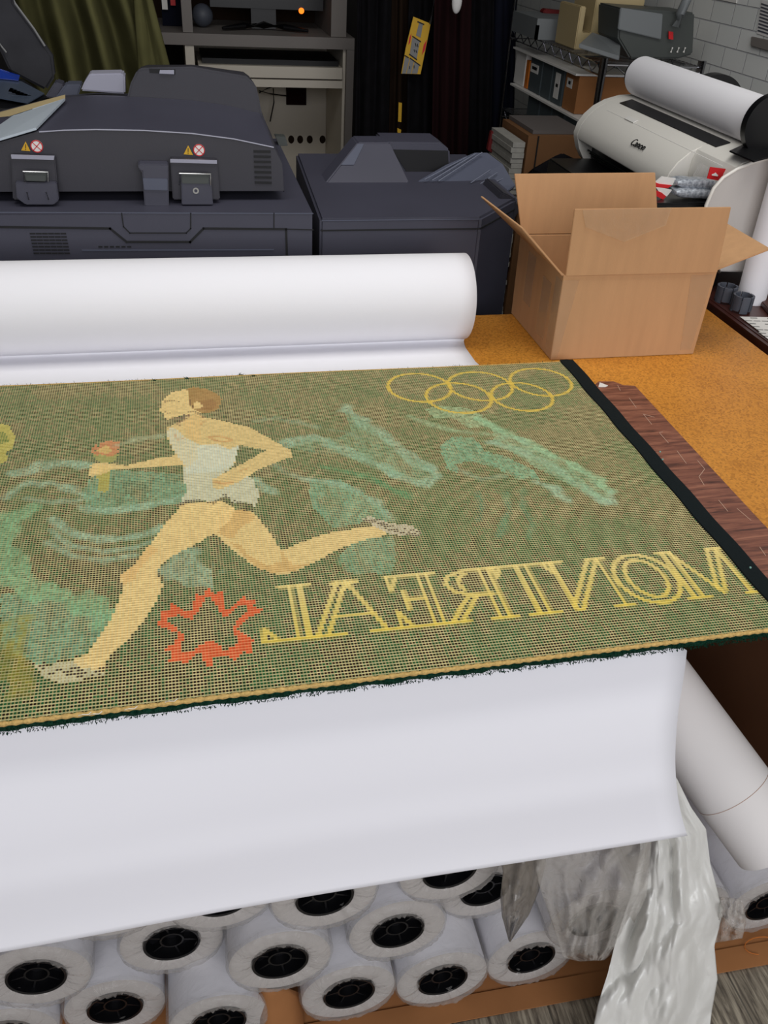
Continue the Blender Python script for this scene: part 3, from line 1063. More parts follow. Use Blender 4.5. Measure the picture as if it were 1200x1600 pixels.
for (u, v) in ((240, 595), (292, 592), (378, 586), (396, 588)):
    q = PX(u, v, z=RZ)
    for k in range(26):
        q = q + Vector((rr_.uniform(-0.0012, 0.0012), 0, 0))
        d = Vector((rr_.uniform(-1.6, 1.6), rr_.uniform(-0.2, 1), rr_.uniform(-0.2, 0.6))).normalized() * rr_.uniform(0.002, 0.007)
        a, b, c = bm.verts.new(q - Vector((0.0008, 0, 0))), bm.verts.new(q + Vector((0.0008, 0, 0))), bm.verts.new(q + d)
        bm.faces.new((a, b, c))
tag(obj('stray_tufts', bm, 'pile', rug), kind='stuff', label='loose dark green yarn ends along the rug edges')
# edge cords
for nm, y_, fn_ in (('front_cord', RY0, rug_front), ('back_cord', RY1, lambda x: 0.0015 * math.sin(x * 9))):
    bm = bmesh.new()
    pts = []
    for t in range(0, 461):
        x = RX0 + (RX1 - RX0) * t / 460
        pts.append((x + (-0.003 * (y_ - 0.98)), y_ + fn_(x), rug_z(x, y_) - 0.0004))
    tube(bm, pts, [0.0024 + 0.0006 * math.sin(i * 1.9) for i in range(len(pts))] if nm == 'front_cord' else 0.0013, 8)
    obj(nm, bm, 'cord', rug, smooth='all', label='tan overcast edge cord')
# black binding strip
bm = bmesh.new()
pts = []
q0, q1 = RX1 - 0.004, RX1 + 0.0235
rows = []
for t in range(41):
    y = RY0 - 0.002 + (RY1 - RY0 + 0.004) * t / 40
    w = 0.0008 * math.sin(t * 0.9)
    z = rug_z(RX1, y)
    sk = -0.003 * (y - 0.98)
    rows.append([(q0 + w + sk, y, z - 0.001), (q0 + 0.001 + sk + w, y, z + 0.0022), (q0 + 0.012 + sk, y, z + 0.0026), (q1 - 0.002 + sk + w, y, z + 0.0016), (q1 + sk + w, y, z - 0.003), (q1 - 0.002 + sk, y, z - 0.011), (q0 + sk, y, z - 0.0125)])
grid(bm, [r + [r[0]] for r in rows])
bmesh.ops.remove_doubles(bm, verts=bm.verts[:], dist=1e-6)
bmesh.ops.holes_fill(bm, edges=[e for e in bm.edges if e.is_boundary], sides=20)
fixn(bm)
bd = obj('binding', bm, 'binding', rug, smooth=60, label='black cloth binding along the short edge')
bm = bmesh.new()
for (u, v) in ((1035, 719), (1031, 707), (1172, 888)):
    bm = bmesh.new()
    q = PX(u, v, z=RZ + 0.002)
    bmesh.ops.create_icosphere(bm, subdivisions=1, radius=0.0016, matrix=Matrix.Translation(q + Vector((0, 0, 0.0012))))
    obj('lint', bm, 'lint', bd)
# bits of fluff on the hanging front edge
bm = bmesh.new()
for (u, v) in ((133, 1117), (150, 1116), (268, 1096), (205, 1108)):
    bm = bmesh.new()
    q = PX(u, v, y=0.622)
    tube(bm, [q + Vector((-0.006, 0, 0)), q + Vector((-0.002, -0.002, 0.003)), q + Vector((0.003, -0.001, 0.001)), q + Vector((0.006, 0, 0.003))], 0.0004, 5)
    obj('fluff', bm, 'white', rug)

# ================================================================== wood-print vinyl offcut on the bench
bm = bmesh.new()
vp = [(935, 597), (958, 597), (974, 603), (992, 604), (1200, 828), (1290, 925), (1256, 984), (1200, 952), (938, 609)]
top = [PX(u, v, z=TZ + 0.0012) for u, v in vp]
x_r = 0.725
outl = [PX(935, 597, z=TZ), PX(958, 597, z=TZ), PX(974, 603, z=TZ), PX(992, 604, z=TZ), V(0.738, 0.85, TZ), V(0.738, 0.706, TZ), V(0.58, 0.706, TZ), V(0.60, 1.2, TZ)]
outl = [V(p.x, p.y, TZ + 0.0003) for p in outl]
prism(bm, outl, (0, 0, 0.0012))
fixn(bm)
vin = tag(obj('vinyl_strip', bm, 'vinyl', origin=(0.68, 0.95, TZ)), 'reddish-brown wood-print vinyl offcut lying on the bench beside the rug binding', 'vinyl offcut')
for seg in ([(965, 602), (969, 610)], [(983, 622), (994, 637)], [(1022, 652), (1005, 647), (1018, 663)], [(1035, 675), (1030, 676), (1044, 692)], [(1058, 705), (1072, 724)], [(1090, 720), (1101, 733), (1092, 745), (1100, 758)], [(1123, 782), (1137, 799)], [(1152, 795), (1173, 813)], [(1187, 855), (1196, 868)]):
    bm = bmesh.new()
    groove(bm, [PX(u, v, z=TZ + 0.0015) for u, v in seg], 0.0010, (0, 0, 1), 0.0004)
    obj('cut_line', bm, 'tan_line', vin)
bm = bmesh.new()
prism(bm, [PX(u, v, z=TZ + 0.0016) for u, v in ((937, 598), (950, 603), (946, 605), (935, 605))], (0, 0, 0.0008))
obj('backing_corner', fixn(bm), 'white', vin, label='white corner of the backing paper')

# ================================================================== cardboard box
YF, YB = 1.405, 1.625
c_ = PX(860, 563, z=TZ)
YF = c_.y
XL = c_.x
XR = PX(1085, 555, z=TZ).x
YB = PX(787, 490, z=TZ).y
ZT = PX(882, 431, y=YF).z
XRT = PX(1119, 431, y=YF).x
XLT = PX(881, 431, y=YF).x
TH = 0.004
cb = thing('cardboard_box', 'open brown cardboard box with raised flaps standing at the back of the bench', 'box', ((XL + XR) / 2, (YF + YB) / 2, TZ))
bm = bmesh.new()
xl2, xr2 = XLT, XRT
yb2 = YB + 0.004
out_b = [V(XL, YF, TZ + 0.0005), V(XR, YF, TZ + 0.0005), V(XR, YB, TZ + 0.0005), V(XL, YB, TZ + 0.0005)]
out_t = [V(xl2, YF, ZT), V(xr2, YF, ZT), V(xr2, yb2, ZT), V(xl2, yb2, ZT)]
in_t = [V(xl2 + TH, YF + TH, ZT), V(xr2 - TH, YF + TH, ZT), V(xr2 - TH, yb2 - TH, ZT), V(xl2 + TH, yb2 - TH, ZT)]
in_b = [V(XL + TH, YF + TH, TZ + TH), V(XR - TH, YF + TH, TZ + TH), V(XR - TH, YB - TH, TZ + TH), V(XL + TH, YB - TH, TZ + TH)]
R4 = [[bm.verts.new(p) for p in ring] for ring in (out_b, out_t, in_t, in_b)]
for a, b in zip(R4[:-1], R4[1:]):
    for i in range(4):
        bm.faces.new([a[i], a[(i + 1) % 4], b[(i + 1) % 4], b[i]])
bm.faces.new(R4[0])
bm.faces.new(R4[3])
fixn(bm)
obj('carton', bm, 'card', cb, bevel=0.0009)


def flap(name, h0, h1, f1, f0, t):
    bm = bmesh.new()
    prism(bm, [h0, h1, f1, f0], t)
    return obj(name, fixn(bm), 'card', cb, bevel=0.0008)


f0, f1 = PX(897, 326, y=YF - 0.004), PX(1141, 323, y=YF - 0.004)
flap('flap', V(xl2 + 0.002, YF - 0.0005, ZT + 0.001), V(xr2 - 0.002, YF - 0.0005, ZT + 0.001), f1, f0, (0, -0.0035, 0))
g0, g1 = PX(804, 272, y=yb2 + 0.006), PX(1024, 270, y=yb2 + 0.006)
flap('flap', V(xl2 + 0.002, yb2 - 0.001, ZT + 0.001), V(xr2 - 0.002, yb2 - 0.001, ZT + 0.001), g1, g0, (0, 0.0035, 0))
a0, a1 = PX(753, 306, y=yb2), PX(818, 356, y=YF)
flap('flap', V(xl2, yb2, ZT + 0.001), V(xl2, YF, ZT + 0.001), a1, a0, (-0.003, 0, -0.0015))
b0 = PX(1203, 391, y=YF + 0.004)
b1 = V(b0.x, yb2 - 0.004, b0.z)
flap('flap', V(xr2, YF + 0.004, ZT + 0.001), V(xr2, yb2 - 0.004, ZT + 0.001), b1, b0, (0.0, 0, 0.0035))
# tapes on the near corner and the left face
bm = bmesh.new()


def onleft(y, z):
    t = (z - TZ) / (ZT - TZ)
    return V(XL + (xl2 - XL) * t - 0.0006, y, z)


for ya, yb_, za, zb in ((YF + 0.045, YF + 0.085, TZ + 0.02, ZT - 0.03), (YF + 0.13, YF + 0.17, TZ + 0.05, ZT - 0.012)):
    prism(bm, [onleft(ya, za), onleft(yb_, za), onleft(yb_, zb), onleft(ya, zb)], (-0.0005, 0, 0))
prism(bm, [onleft(YF, TZ + 0.004), onleft(YF + 0.03, TZ + 0.004), onleft(YF + 0.03, ZT - 0.01), onleft(YF, ZT - 0.01)], (-0.0005, 0, 0))
obj('packing_tape', fixn(bm), 'tape', cb)
bm = bmesh.new()
fr_ = [PX(u, v, y=YF - 0.0096) for u, v in ((910, 328), (1050, 324), (1040, 352), (975, 378), (915, 355))]
prism(bm, fr_, (0, -0.0004, 0))
obj('packing_tape', fixn(bm), 'tape', cb)
bm = bmesh.new()
fr_ = [V(XL, YF - 0.0004, TZ + 0.004), V(XL + 0.012, YF - 0.0004, TZ + 0.004), V(xl2 + 0.03, YF - 0.0004, ZT - 0.008), V(xl2, YF - 0.0004, ZT - 0.008)]
prism(bm, fr_, (0, -0.0004, 0))
obj('packing_tape', fixn(bm), 'tape', cb)
bm = bmesh.new()
fr_ = [V(xr2 - 0.05, YF - 0.0004, ZT - 0.004), V(xr2 - 0.006, YF - 0.0004, ZT - 0.004), V(XR - 0.008, YF - 0.0004, TZ + 0.01), V(XR - 0.03, YF - 0.0004, TZ + 0.01)]
prism(bm, fr_, (0, -0.0004, 0))
obj('packing_tape', fixn(bm), 'tape', cb)

# ================================================================== wrapped rolls under the bench
ROLL_R = 0.0675
CARDZ = 0.007


def roll_parts(root, seed, length=0.78, plug=True, torn=True):
    rs = random.Random(seed)
    bm = bmesh.new()
    lathe(bm, [(ROLL_R, 0), (ROLL_R, length), (0.0385, length), (0.0385, 0)], 48)
    fixn(bm)
    for f in bm.faces:
        if abs(f.normal.y) > 0.9:
            f.material_index = 1
    obj('paper_winding', bm, ['paper', 'roll_end'], root, smooth=40)
    bm = bmesh.new()
    lathe(bm, [(0.0383, -0.001), (0.0383, length), (0.0345, length), (0.0345, -0.003), (0.0375, -0.004)], 40)
    if plug:
        lathe(bm, [(0.0345, 0.014), (0.0001, 0.014), (0.0001, 0.018), (0.0345, 0.018)], 40)
        lathe(bm, [(0.016, 0.002), (0.016, 0.014), (0.0135, 0.014), (0.0135, 0.002)], 24)
        for k in range(6):
            a = k * PI / 3 + seed
            R = Matrix.Rotation(a, 4, 'Y')
            bx(bm, 0.0150, 0.0345, 0.004, 0.014, -0.0012, 0.0012, R)
    obj('core_plug', fixn(bm), 'black_plastic', root, smooth=40, label='black plastic core plug')
    bm = bmesh.new()
    off = seed * 7.3

    def fn(j, k, r, y, a):
        w = noise.noise(Vector((math.cos(a) * 2.2 + off, math.sin(a) * 2.2, y * 9)))
        pl = math.sin(a * 23 + seed + 3 * math.sin(a * 3)) * 0.5 + math.sin(a * 41 + seed * 2) * 0.35
        if y < 0.012:
            amp = 0.0032 if r < 0.06 else 0.003
            if r < 0.043:
                return r + 0.0055 * w + 0.0002 * pl, y + 0.0008 * pl
            return r + 0.0025 * w, y + amp * pl * (0.4 + 0.8 * (ROLL_R - r) / 0.03) + 0.004 * w
        return r + 0.0013 * abs(pl) + 0.0022 * abs(w), y
    prof_ = [(0.0365, 0.001), (0.0385, -0.004), (0.044, -0.0065), (0.052, -0.0085), (0.060, -0.009), (0.067, -0.006), (0.0715, 0.003), (0.0705, 0.013),
             (0.0697, 0.03), (0.0692, 0.08), (0.0691, 0.16), (0.0691, 0.3), (0.0691, 0.5), (0.0691, length)]
    rings = lathe(bm, prof_, 96, close=False, fn=fn)
    for f in bm.faces:
        yy = sum(v.co.y for v in f.verts) / 4
        f.material_index = 0 if yy < 0.004 else 1
    obj('plastic_wrap', bm, ['wrap_end', 'wrap'], root, smooth='all', label='wrinkled clear plastic wrap')


rolls = [
    # u, v, row height, label
    (335, 1597, 0, 'plastic-wrapped paper roll in the bottom row, core just at the lower edge of the photo'),
    (180, 1573, 0, 'plastic-wrapped paper roll in the bottom row, leftmost one with its core visible'),
    (545, 1550, 0, 'plastic-wrapped paper roll in the bottom row beside the folded brown cardboard'),
    (691, 1529, 0, 'plastic-wrapped paper roll in the bottom row, middle one of the three before the floor strip'),
    (829, 1495, 0, 'plastic-wrapped paper roll in the bottom row under the pointed smoky plastic scrap'),
    (1197, 1413, 0, 'plastic-wrapped paper roll lying to the right of the white plastic bag'),
    (57, 1525, 1, 'plastic-wrapped paper roll in the second row, at the far left edge'),
    (291, 1468, 1, 'plastic-wrapped paper roll in the second row, second core from the left edge'),
    (430, 1502, 1, 'plastic-wrapped paper roll in the second row, directly above the folded brown cardboard'),
    (621, 1453, 1, 'plastic-wrapped paper roll in the second row, resting above the two front rolls at the middle'),
    (757, 1388, 1, 'plastic-wrapped paper roll in the second row, core half hidden behind the smoky plastic scrap'),
    (918, 1437, 1, 'paper roll whose core is covered by crumpled clear plastic, left of the white bag'),
    (507, 1400, 2, 'plastic-wrapped paper roll in the top row, core cut off by the hanging sheet'),
    (702, 1358, 2, 'plastic-wrapped paper roll in the top row, only the bottom of its core showing'),
    (205, 1408, 2, 'plastic-wrapped paper roll in the top row at left, mostly hidden by the hanging sheet'),
]
GR = 'plastic-wrapped paper rolls stacked under the bench'
zrow = [CARDZ + 0.071, CARDZ + 0.071 + 0.121, CARDZ + 0.071 + 0.242]
first = None
for i, (u, v, rw, lab) in enumerate(rolls):
    q = PX(u, v, z=zrow[rw])
    q.x = {335: -0.036, 291: -0.089, 430: 0.051, 918: 0.492, 205: -0.158}.get(u, q.x)
    root = thing('wrapped_paper_roll', lab, 'paper roll', (0, 0, 0), GR)
    roll_parts(root, i + 1, plug=(i != 11))
    root.location = q
    rs = random.Random(i * 5 + 1)
    root.rotation_euler = (0, rs.uniform(-1, 1), rs.uniform(-0.015, 0.015))
# rolls that carry the top of the heap but show only their bodies or film
for i, (x, rw) in enumerate(((0.560, 0), (0.697, 0), (-0.02, 2), (-0.318, 0))):
    root = thing('wrapped_paper_roll', ['plastic-wrapped paper roll in the bottom row behind the crumpled clear plastic', 'plastic-wrapped paper roll in the bottom row hidden behind the white plastic bag',
                  'plastic-wrapped paper roll in the top row between two visible cores, behind the hanging sheet', 'plastic-wrapped paper roll in the bottom left corner under the far left core'][i], 'paper roll', (0, 0, 0), GR)
    roll_parts(root, 40 + i)
    root.location = (x, 0.66, zrow[rw])

# ---- bare roll lying on the heap at the right
rl = 0.0615
d_ = (RT * -0.585 + UP * 0.81 + fw * 0.10).normalized()
q = PX(1208, 1318, z=0.225)
br_ = thing('paper_roll', 'bare white paper roll with a thin tan seam leaning on the wrapped rolls', 'paper roll', q)
Rm = Vector((0, 1, 0)).rotation_difference(d_).to_matrix().to_4x4()
M4 = Matrix.Translation(q) @ Rm
bm = bmesh.new()
lathe(bm, [(rl, 0), (rl, 0.50), (0.038, 0.50), (0.038, 0)], 64, M4)
obj('wound_paper', fixn(bm), 'paper_warm', br_, smooth=40)
bm = bmesh.new()
lathe(bm, [(rl + 0.0003, 0.098), (rl + 0.0003, 0.0988), (rl - 0.0005, 0.0988), (rl - 0.0005, 0.098)], 64, M4)
obj('tape_seam', fixn(bm), 'tan_line', br_, label='thin tan seam line')

# ================================================================== cardboard on the floor
bm = bmesh.new()
e0, e1 = PX(470, 1612, z=0.003), PX(1200, 1508, z=0.003)
yfr = 0.5 * (e0.y + e1.y)
prism(bm, [V(-0.9, e0.y - 0.01, 0.0005), V(0.96, e1.y, 0.0005), V(0.96, 1.35, 0.0005), V(-0.9, 1.35, 0.0005)], (0, 0, 0.005))
fixn(bm)
fc = tag(obj('cardboard_sheet', bm, 'card_floor', origin=(0.0, 0.9, 0)), 'flattened brown cardboard sheet on the floor under the heap of rolls', 'cardboard')
bm = bmesh.new()
pa = [PX(1115, 1487, z=0.006), PX(1200, 1476, z=0.006)]
prism(bm, [V(-0.2, pa[0].y + 0.010, 0.0056), V(0.955, pa[1].y + 0.004, 0.0056), V(0.955, pa[1].y - 0.03, 0.0056), V(-0.2, pa[0].y - 0.026, 0.0056)], (0, 0, 0.002))
obj('folded_lip', fixn(bm), 'card_floor', fc)
bm = bmesh.new()
cc = PX(1190, 1478, z=0.009)
for t in range(1):
    tube(bm, [cc + Vector((0.03 * math.cos(a), 0.014 * math.sin(a), 0.001)) for a in [0.4 + k * 0.35 for k in range(12)]], 0.0006, 6)
sg = tag(obj('thread', bm, 'orange'), 'loop of thin orange thread on the brown cardboard beside the white bag', 'thread')
bm = bmesh.new()
rows = []
for t in range(9):
    s = t / 8
    a = PX(404 + 4 * s, 1536 + 90 * s, y=0.640 - 0.02 * s)
    b = PX(430 + 3 * s, 1545 + 80 * s, y=0.630 - 0.02 * s)
    c = PX(470 + 6 * s, 1552 + 62 * s, y=0.648 - 0.02 * s)
    rows.append([a, (a + b) / 2 + V(0, -0.004, 0), b, (b + c) / 2 + V(0, 0.004, 0), c])
grid(bm, rows)
o = tag(obj('brown_paper', bm, 'card_floor', smooth='all'), 'crumpled piece of brown kraft paper wedged between the bottom rolls', 'paper')
solid(o, 0.001)

# ================================================================== plastic bags


def bag(name, left, right, y0, y1, m, label, cat, n=34, mcols=30, amp=0.012, seed=0, fold=7.0, thick=0.0006, extra=None, parent=None):
    """film hung between two pixel polylines; y runs y0 -> y1 from top to bottom, folds push it in and out"""
    def samp(pl, t):
        L = [0]
        for a, b in zip(pl[:-1], pl[1:]):
            L.append(L[-1] + math.hypot(b[0] - a[0], b[1] - a[1]))
        s = t * L[-1]
        for i in range(len(L) - 1):
            if s <= L[i + 1] or i == len(L) - 2:
                k = (s - L[i]) / (L[i + 1] - L[i] + 1e-9)
                return (pl[i][0] + (pl[i + 1][0] - pl[i][0]) * k, pl[i][1] + (pl[i + 1][1] - pl[i][1]) * k)
    rows = []
    for i in range(n + 1):
        t = i / n
        a, b = samp(left, t), samp(right, t)
        y = y0 + (y1 - y0) * t
        r = []
        for j in range(mcols + 1):
            s = j / mcols
            u, v = a[0] + (b[0] - a[0]) * s, a[1] + (b[1] - a[1]) * s
            ed = min(1, 6 * s, 6 * (1 - s))
            w1 = 1.3 * noise.noise(Vector((s * fold * 1.2 + seed + 1.1 * math.sin(t * 3), t * 1.9, seed)))
            w2 = (1 - 2.2 * abs(noise.noise(Vector((s * fold * 1.1 + seed * 2 + t * 2.0, t * 3.4 - s * 1.2, seed + 5))))) * 0.9
            w3 = (1 - 2.5 * abs(noise.noise(Vector((s * 7 + seed + t * 5, t * 8 - s * 5, seed + 9))))) * 0.16 + (1 - 2.5 * abs(noise.noise(Vector((s * 13 - t * 9, t * 13 + s * 8, seed + 2))))) * 0.05
            yy = y + (w1 + w2 + w3 - 0.5) * amp * (0.5 + 0.5 * ed)
            bulge = -amp * 1.2 * math.sin(PI * s)
            r.append(PX(u, v, y=yy + bulge))
        rows.append(r)
    bm = bmesh.new()
    grid(bm, rows)
    o = obj(name, bm, m, parent, smooth='all')
    if label:
        tag(o, label, cat)
    solid(o, thick)
    return o


bag('plastic_bag', [(1000, 1270), (1000, 1330), (985, 1400), (962, 1470), (950, 1520), (934, 1570), (924, 1620), (920, 1660)],
    [(1057, 1215), (1080, 1262), (1103, 1295), (1110, 1350), (1130, 1425), (1116, 1478), (1121, 1530), (1112, 1580), (1102, 1660)],
    0.655, 0.505, 'white_bag', 'crumpled white plastic bag hanging from behind the sheet down to the floor', 'plastic bag', 120, 90, 0.013, 3, 3.2)
bag('plastic_scrap', [(778, 1325), (786, 1362), (782, 1400), (784, 1430), (795, 1470)],
    [(855, 1315), (852, 1352), (842, 1392), (826, 1430), (797, 1472)],
    0.602, 0.585, 'smoky_bag', 'pointed smoky plastic scrap hanging over the cores just left of the crumpled clear plastic', 'plastic', 24, 18, 0.008, 8, 4.0)
bag('plastic_film', [(838, 1310), (836, 1360), (848, 1400), (866, 1452), (880, 1496), (905, 1502)],
    [(1020, 1285), (1015, 1350), (1010, 1400), (992, 1440), (968, 1480), (945, 1500)],
    0.600, 0.575, 'clear_bag', 'crumpled clear plastic film covering the roll left of the white bag', 'plastic', 46, 44, 0.016, 12, 6.0)
bag('plastic_film', [(1112, 1400), (1112, 1445), (1112, 1474)], [(1160, 1405), (1166, 1440), (1160, 1466)],
    0.60, 0.58, 'clear_bag', 'torn clear film bunched at the end of the roll right of the white bag', 'plastic', 18, 22, 0.010, 22, 6.0)

# ================================================================== big copier
CY = 1.655
CZ = CAMZ - 0.475
cop = thing('copier', 'large charcoal office copier standing behind the bench, seen from its back', 'copier', (-0.1, 2.0, 0))
xr = PX(488, 333, y=CY).x
bm = box(-0.75, xr, CY, 2.27, 0.0, CZ)
obj('cabinet', bm, 'dark_body', cop, bevel=0.006)
# grooves and panels on the rear face
bm = bmesh.new()
Y_ = CY - 0.0002
gl = lambda pts, w=0.0025: groove(bm, [PX(u, v, y=Y_) for u, v in pts], w, (0, -1, 0), 0.0012)
gl([(-40, 354), (172, 357), (198, 378), (297, 378), (318, 357), (447, 358), (449, 420)], 0.004)
gl([(190, 333), (193, 354), (203, 364), (291, 364), (298, 357), (298, 333)], 0.002)
gl([(428, 333), (428, 357)], 0.0018)
gl([(449, 358), (489, 359)], 0.0018)
obj('panel_groove', fixn(bm), 'groove', cop, label='black groove outlining the rear panel')
bm = bmesh.new()
gl = lambda pts, w=0.0025: groove(bm, [PX(u, v, y=Y_) for u, v in pts], w, (0, -1, 0), 0.0012)
gl([(129, 391), (427, 390)], 0.002)
gl([(-30, 331.5), (489, 333.5)], 0.0016)
obj('panel_ridge', fixn(bm), 'slate', cop)
bm = bmesh.new()
for r in range(7):
    for c in range(6):
        u, v = 51 + c * 9.6 + r * 1.0, 365 + r * 5.1
        a = PX(u - 3.2, v, y=Y_)
        b = PX(u + 3.2, v, y=Y_)
        groove(bm, [a, b], 0.0026, (0, -1, 0), 0.001)
obj('vent', fixn(bm), 'groove', cop, label='black slotted vent grille')
bm = bmesh.new()
for c in range(6):
    a, b = PX(155 + c * 9, 385.5, y=Y_), PX(159 + c * 9, 385.5, y=Y_)
    groove(bm, [a, b], 0.0026, (0, -1, 0), 0.001)
obj('vent_row', fixn(bm), 'groove', cop, label='single row of short black slots')
# document feeder / lid
FY = 1.735


def loft(sections, m, name, parent, bevel=0.004, smooth=30):  # rings joined into one solid
    bm = bmesh.new()
    R = [[bm.verts.new(p) for p in s] for s in sections]
    n = len(R[0])
    for a, b in zip(R[:-1], R[1:]):
        for i in range(n):
            bm.faces.new([a[i], a[(i + 1) % n], b[(i + 1) % n], b[i]])
    h = n // 2
    for c in (R[0], R[-1]):
        for i in range(h - 1):
            bm.faces.new([c[i], c[i + 1], c[n - 2 - i], c[n - 1 - i]])
    fixn(bm)
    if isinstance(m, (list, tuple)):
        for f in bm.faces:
            f.material_index = 1 if f.normal.z > 0.3 else 0  # upward faces of the same plastic coloured lighter, as if lit from above
    return obj(name, bm, m, parent, smooth=smooth or False, bevel=bevel)


def sec(px, y, zb):
    pts = [PX(u, v, y=y) for u, v in px]
    return pts + [V(p.x, y, zb) for p in pts[::-1]]


ZL = CZ + 0.018
feeder = loft([sec([(-160, 262), (0, 222), (60, 205), (100, 202.5), (150, 201.3), (225, 202.8), (300, 207.5), (365, 216), (427, 229), (441, 256), (444, 300)], FY, ZL),
               sec([(-160, 180), (0, 176), (100, 153), (125, 151), (150, 150), (225, 152), (300, 157), (355, 165), (405, 177), (413, 186), (424, 210)], 1.99, ZL),
               sec([(-160, 178), (0, 172), (100, 149), (125, 147), (150, 145), (225, 147), (300, 150), (355, 155), (400, 160), (408, 172), (412, 190)], 2.22, ZL)],
              ['dark_body2', 'dark_body'], 'document_feeder', cop, 0.0, None)
bm = bmesh.new()
gl = lambda pts, w=0.0025, y=FY - 0.0003: groove(bm, [PX(u, v, y=y) for u, v in pts], w, (0, -1, 0.2), 0.0012)
gl([(62, 206), (100, 203.5), (150, 202.3), (225, 203.8), (300, 208.5), (365, 217), (427, 230)], 0.0018)
obj('rim', fixn(bm), 'grey_light', feeder, label='paler rim along the feeder edge')
hump = loft([sec([(199, 151), (204, 130), (214, 110), (222, 106), (300, 104), (385, 119), (400, 133), (404, 150), (409, 176)], 1.995, ZL),
             sec([(206, 140), (212, 118), (218, 105), (232, 101), (300, 101), (380, 112), (391, 120), (398, 140), (404, 165)], 2.20, ZL)],
            'dark_body2', 'feeder_cover', cop, 0.004)
bm = bmesh.new()
hq = [PX(u, v, y=1.996) for u, v in ((233, 108), (274, 109), (274, 117), (234, 114))]
prism(bm, [q + V(0, 0.001, 0.0) for q in hq], (0, -0.003, 0.001))
obj('latch_recess', fixn(bm), 'groove', hump)
bm = bmesh.new()
prism(bm, [PX(u, v, y=1.992) for u, v in ((250, 110), (272, 110), (272, 116.5), (249, 115.5))], (0, -0.0015, 0.001))
obj('latch', fixn(bm), 'grey_light', hump, label='pale grey latch')
obj('tray_flag', PR([(126, 142), (131, 130), (139, 117), (142, 115.5), (191, 114.5), (195, 118), (196, 147)], 2.06, 0.05), 'grey_light', cop, bevel=0.003, label='pale grey raised flag')
# output tray wedge at the left
wd = [PX(-60, 246, y=FY - 0.004), PX(0, 220, y=FY - 0.004), PX(57, 203, y=FY - 0.004)]
wt = [PX(102, 157, y=1.93), PX(0, 190, y=1.93), PX(-60, 212, y=1.93)]
bm = bmesh.new()
prism(bm, wd + wt, (0, 0, 0.004))
obj('output_tray', fixn(bm), 'wedge_grey', cop, label='pale blue-grey tray edge')
bm = bmesh.new()
prism(bm, [PX(-60, 212, y=1.93), PX(0, 190, y=1.93), PX(102, 157, y=1.93), PX(102, 151, y=1.95), PX(0, 178, y=1.98), PX(-60, 196, y=1.98)], (0, 0.004, 0.003))
obj('tray_lip', fixn(bm), 'beige', cop, label='khaki tray lip')
# side slots of the feeder
bm = bmesh.new()
for k in range(7):
    v = 236.5 + k * 8.1
    a, b = PX(398 + k * 0.3, v, y=FY - 0.0003), PX(421 + k * 0.3, v + 0.5, y=FY - 0.0003)
    groove(bm, [a, b], 0.0042, (0, -1, 0), 0.0015)
obj('side_vent', fixn(bm), 'groove', feeder)
# warning labels
for (tx, cx2) in ((40, 57.5), (294, 311)):
    dv = 0 if tx == 40 else 6
    bm = bmesh.new()
    T3 = [PX(u, v + dv, y=FY - 0.0006) for u, v in ((tx, 221), (tx + 7.5, 236), (tx - 7, 235))]
    prism(bm, T3, (0, -0.0006, 0))
    lb = obj('warning_label', fixn(bm), 'yellow', feeder, label='yellow triangular warning sticker')
    bm = bmesh.new()
    groove(bm, [PX(tx, 226 + dv, y=FY - 0.0013), PX(tx, 231 + dv, y=FY - 0.0013)], 0.0012, (0, -1, 0), 0.0004)
    groove(bm, [PX(tx, 233.2 + dv, y=FY - 0.0013), PX(tx, 233.6 + dv, y=FY - 0.0013)], 0.0012, (0, -1, 0), 0.0004)
    obj('exclamation_mark', fixn(bm), 'black', lb)
    c0 = PX(cx2, 228.5 + dv, y=FY - 0.0006)
    bm = bmesh.new()
    lathe(bm, [(0.0001, 0), (0.0105, 0), (0.0105, 0.0006), (0.0001, 0.0006)], 28, Matrix.Translation(c0 + V(0, -0.0007, 0)))
    fixn(bm)
    lb = obj('prohibition_label', bm, 'white', feeder, label='round white and red prohibition sticker')
    bm = bmesh.new()
    lathe(bm, [(0.0088, -0.0004), (0.0105, -0.0004), (0.0105, 0), (0.0088, 0)], 28, Matrix.Translation(c0 + V(0, -0.0007, 0)))
    for s_ in (1, -1):
        groove(bm, [c0 + V(-0.0065, -0.0007, -0.0065 * s_), c0 + V(0.0065, -0.0007, 0.0065 * s_)], 0.0013, (0, -1, 0), 0.0004)
    obj('red_cross', fixn(bm), 'red', lb)
